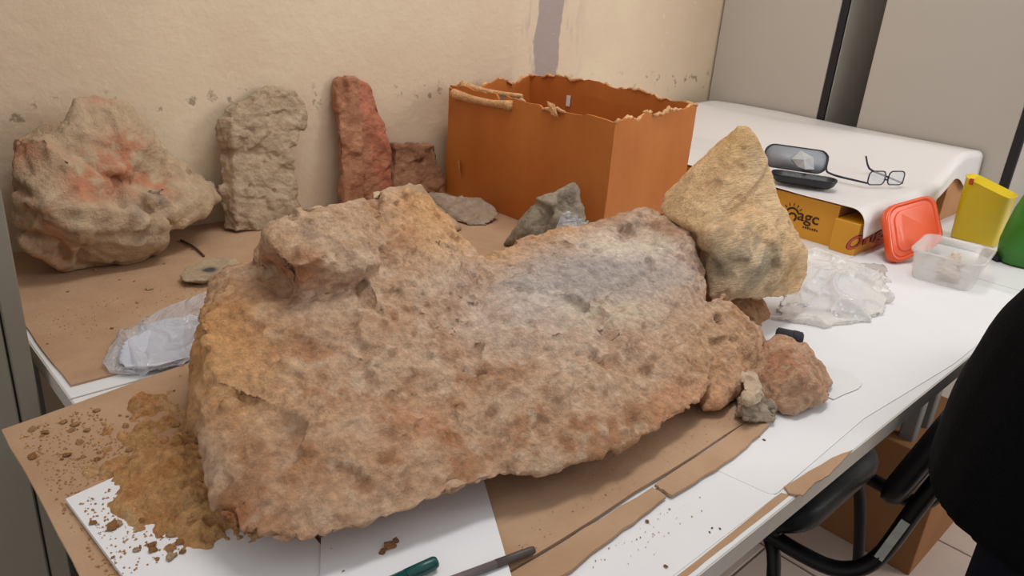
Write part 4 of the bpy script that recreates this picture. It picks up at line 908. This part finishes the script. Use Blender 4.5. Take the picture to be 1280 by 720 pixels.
link('inventory_tag', py_mesh([ti + dt * a + wt * w_ + ft * d for d in (.0135, .0155) for (a, w_) in ((0, -.007), (0, .007), (.095, .007), (.095, -.007))], [[0, 1, 2, 3], [4, 5, 6, 7], [0, 4, 5, 1], [1, 5, 6, 2], [2, 6, 7, 3], [3, 7, 4, 0]]), M['tag'], ch)
fb = thing('floor_carton', (2.0, .58, 0), 'plain brown carton on the floor behind the black chair', 'carton')
link('body', box_me(1.812, 2.17, .335, .86, .0, .33, .002, 1), M['card_dark'], fb)
link('tape', box_me(1.8115, 2.1705, .585, .625, .02, .3306), M['carton'], fb)

# ================================================================== person in black coat
pc = np.array([.945, -.095])
pr = thing('person', (*pc, 0), 'standing person in a long black coat and dark navy trousers beside the chair', 'person')
def skin_me(verts, edges, root=0, sub=2):
    me = bpy.data.meshes.new('s'); me.from_pydata([v[:3] for v in verts], edges, []); o = bpy.data.objects.new('s', me); C.objects.link(o)
    md = o.modifiers.new('k', 'SKIN'); md.use_smooth_shade = True
    for i, v in enumerate(verts):
        r = v[3]; me.skin_vertices[0].data[i].radius = r if hasattr(r, '__len__') else (r, r); me.skin_vertices[0].data[i].use_root = (i == root)
    o.modifiers.new('u', 'SUBSURF').levels = sub; dg = bpy.context.evaluated_depsgraph_get(); dg.update()
    m2 = bpy.data.meshes.new_from_object(o.evaluated_get(dg)); bpy.data.objects.remove(o); m2.materials.clear()
    m2.polygons.foreach_set('use_smooth', [True] * len(m2.polygons)); return m2
# faces +X; y is across the shoulders
V = [(0, 0, .92, (.10, .13)), (0, 0, 1.05, (.09, .12)), (0, 0, 1.25, (.10, .15)), (-.01, 0, 1.40, (.08, .13)), (0, 0, 1.47, .055), (.01, 0, 1.53, .055), (.015, 0, 1.60, (.085, .072)), (.015, 0, 1.68, (.092, .076)), (.0, 0, 1.745, (.06, .05)), (.10, 0, 1.615, .012), (.07, 0, 1.55, .03)]
E_ = [(0, 1), (1, 2), (2, 3), (3, 4), (4, 5), (5, 6), (6, 7), (7, 8), (6, 9), (5, 10)]
for s_ in (1, -1):
    i = len(V); V += [(-.01, s_ * .15, 1.39, .06), (-.02, s_ * .185, 1.15, .045), (.03, s_ * .19, .92, .032), (.045, s_ * .185, .88, (.022, .04)), (.055, s_ * .183, .82, (.018, .04))]; E_ += [(3, i), (i, i + 1), (i + 1, i + 2), (i + 2, i + 3), (i + 3, i + 4)]
    for f in range(4):
        j = len(V); y0 = s_ * .183; dx = .055 - .03 + .02 * f; V += [(dx, y0, .79, .0095), (dx + .004, y0 - s_ * .004, .755 - (.006 if f in (1, 2) else 0), .0085), (dx + .004, y0 - s_ * .012, .735 - (.008 if f in (1, 2) else 0), .0075)]; E_ += [(i + 4, j), (j, j + 1), (j + 1, j + 2)]
    j = len(V); V += [(.085, s_ * .175, .84, .011), (.10, s_ * .165, .81, .009)]; E_ += [(i + 3, j), (j, j + 1)]
    j = len(V); V += [(0, s_ * .09, .85, .08), (.01, s_ * .108, .50, .052), (-.01, s_ * .11, .12, .036), (.02, s_ * .11, .06, .04), (.12, s_ * .115, .045, (.03, .04))]; E_ += [(0, j), (j, j + 1), (j + 1, j + 2), (j + 2, j + 3), (j + 3, j + 4)]
def at_p(me): me.transform(Matrix.Translation((pc[0], pc[1], 0))); return me
link('body', at_p(skin_me(V, E_)), M['skin'], pr)
def ell(cx_, cy_, rx, ry, z, n=28, fold=0.0, k=9): return [np.array([cx_ + rx * math.cos(a) * (1 + fold * math.sin(k * a)), cy_ + ry * math.sin(a) * (1 + fold * math.sin(k * a + 1)), z]) for a in [2 * math.pi * i / n for i in range(n)]]
coat = [ell(0, 0, .205, .290, .800, 28, .01), ell(0, 0, .207, .292, .806, 28, .01), ell(0, 0, .19, .290, .90, 28, .006), ell(0, 0, .17, .272, 1.0), ell(0, 0, .155, .235, 1.08), ell(0, 0, .14, .19, 1.15), ell(-.005, 0, .145, .2, 1.28), ell(-.01, 0, .125, .2, 1.38), ell(-.01, 0, .09, .14, 1.45), ell(0, 0, .068, .075, 1.49)]
cm = [loft_me(coat)]
for s_ in (1, -1): cm.append(tube_me([(-.01, s_ * .16, 1.38), (-.02, s_ * .19, 1.15), (.02, s_ * .19, .96), (.04, s_ * .19, .87)], [.065, .055, .05, .046], 14))
cme = remesh(join_me(cm), .011); relax(cme, 3); cme.polygons.foreach_set('use_smooth', [True] * len(cme.polygons))
link('coat', at_p(cme), M['coat'], pr)
tm = [loft_me([ell(0, 0, .125, .15, z) for z in (.80, .9, 1.0)])]
for s_ in (1, -1): tm.append(tube_me([(0, s_ * .11, .9), (.01, s_ * .125, .5), (0, s_ * .122, .08)], [.105, .088, .072], 16))
tme = remesh(join_me(tm), .011); relax(tme, 3); tme.polygons.foreach_set('use_smooth', [True] * len(tme.polygons)); link('trousers', at_p(tme), M['navy'], pr)
for s_ in (1, -1):
    link('shoe', at_p(loft_me([[np.array([.05 + p[0] * kx, s_ * .115 + p[1] * ky, z]) + np.array([ox, 0, 0]) for p in rrect(.14, .05, .045, 0, 6)] for (kx, ky, z, ox) in ((1, 1, .001, 0), (1.02, 1.02, .02, 0), (1, 1, .03, 0), (.9, .95, .06, -.01), (.5, .85, .10, -.05))])), M['shoe'], pr)
hm = remesh(join_me([loft_me([ell(-.005 + o_, 0, rx, ry, z) for (rx, ry, z, o_) in ((.07, .08, 1.56, -.03), (.095, .088, 1.62, -.02), (.105, .092, 1.70, -.006), (.09, .08, 1.765, -.004), (.04, .035, 1.795, -.004))])]), .01)
relax(hm, 2); hm.polygons.foreach_set('use_smooth', [True] * len(hm.polygons)); link('hair', at_p(hm), M['hair'], pr)
for s_ in (1, -1):
    link('eye', at_p(tube_me([(.096, s_ * .03, 1.655), (.104, s_ * .03, 1.655)], [.011, .008], 10, False)), M['bristle'], pr)
link('mouth', at_p(tube_me([(.090, -.022, 1.572), (.098, 0, 1.570), (.090, .022, 1.572)], .005, 6)), M['red_print'], pr)
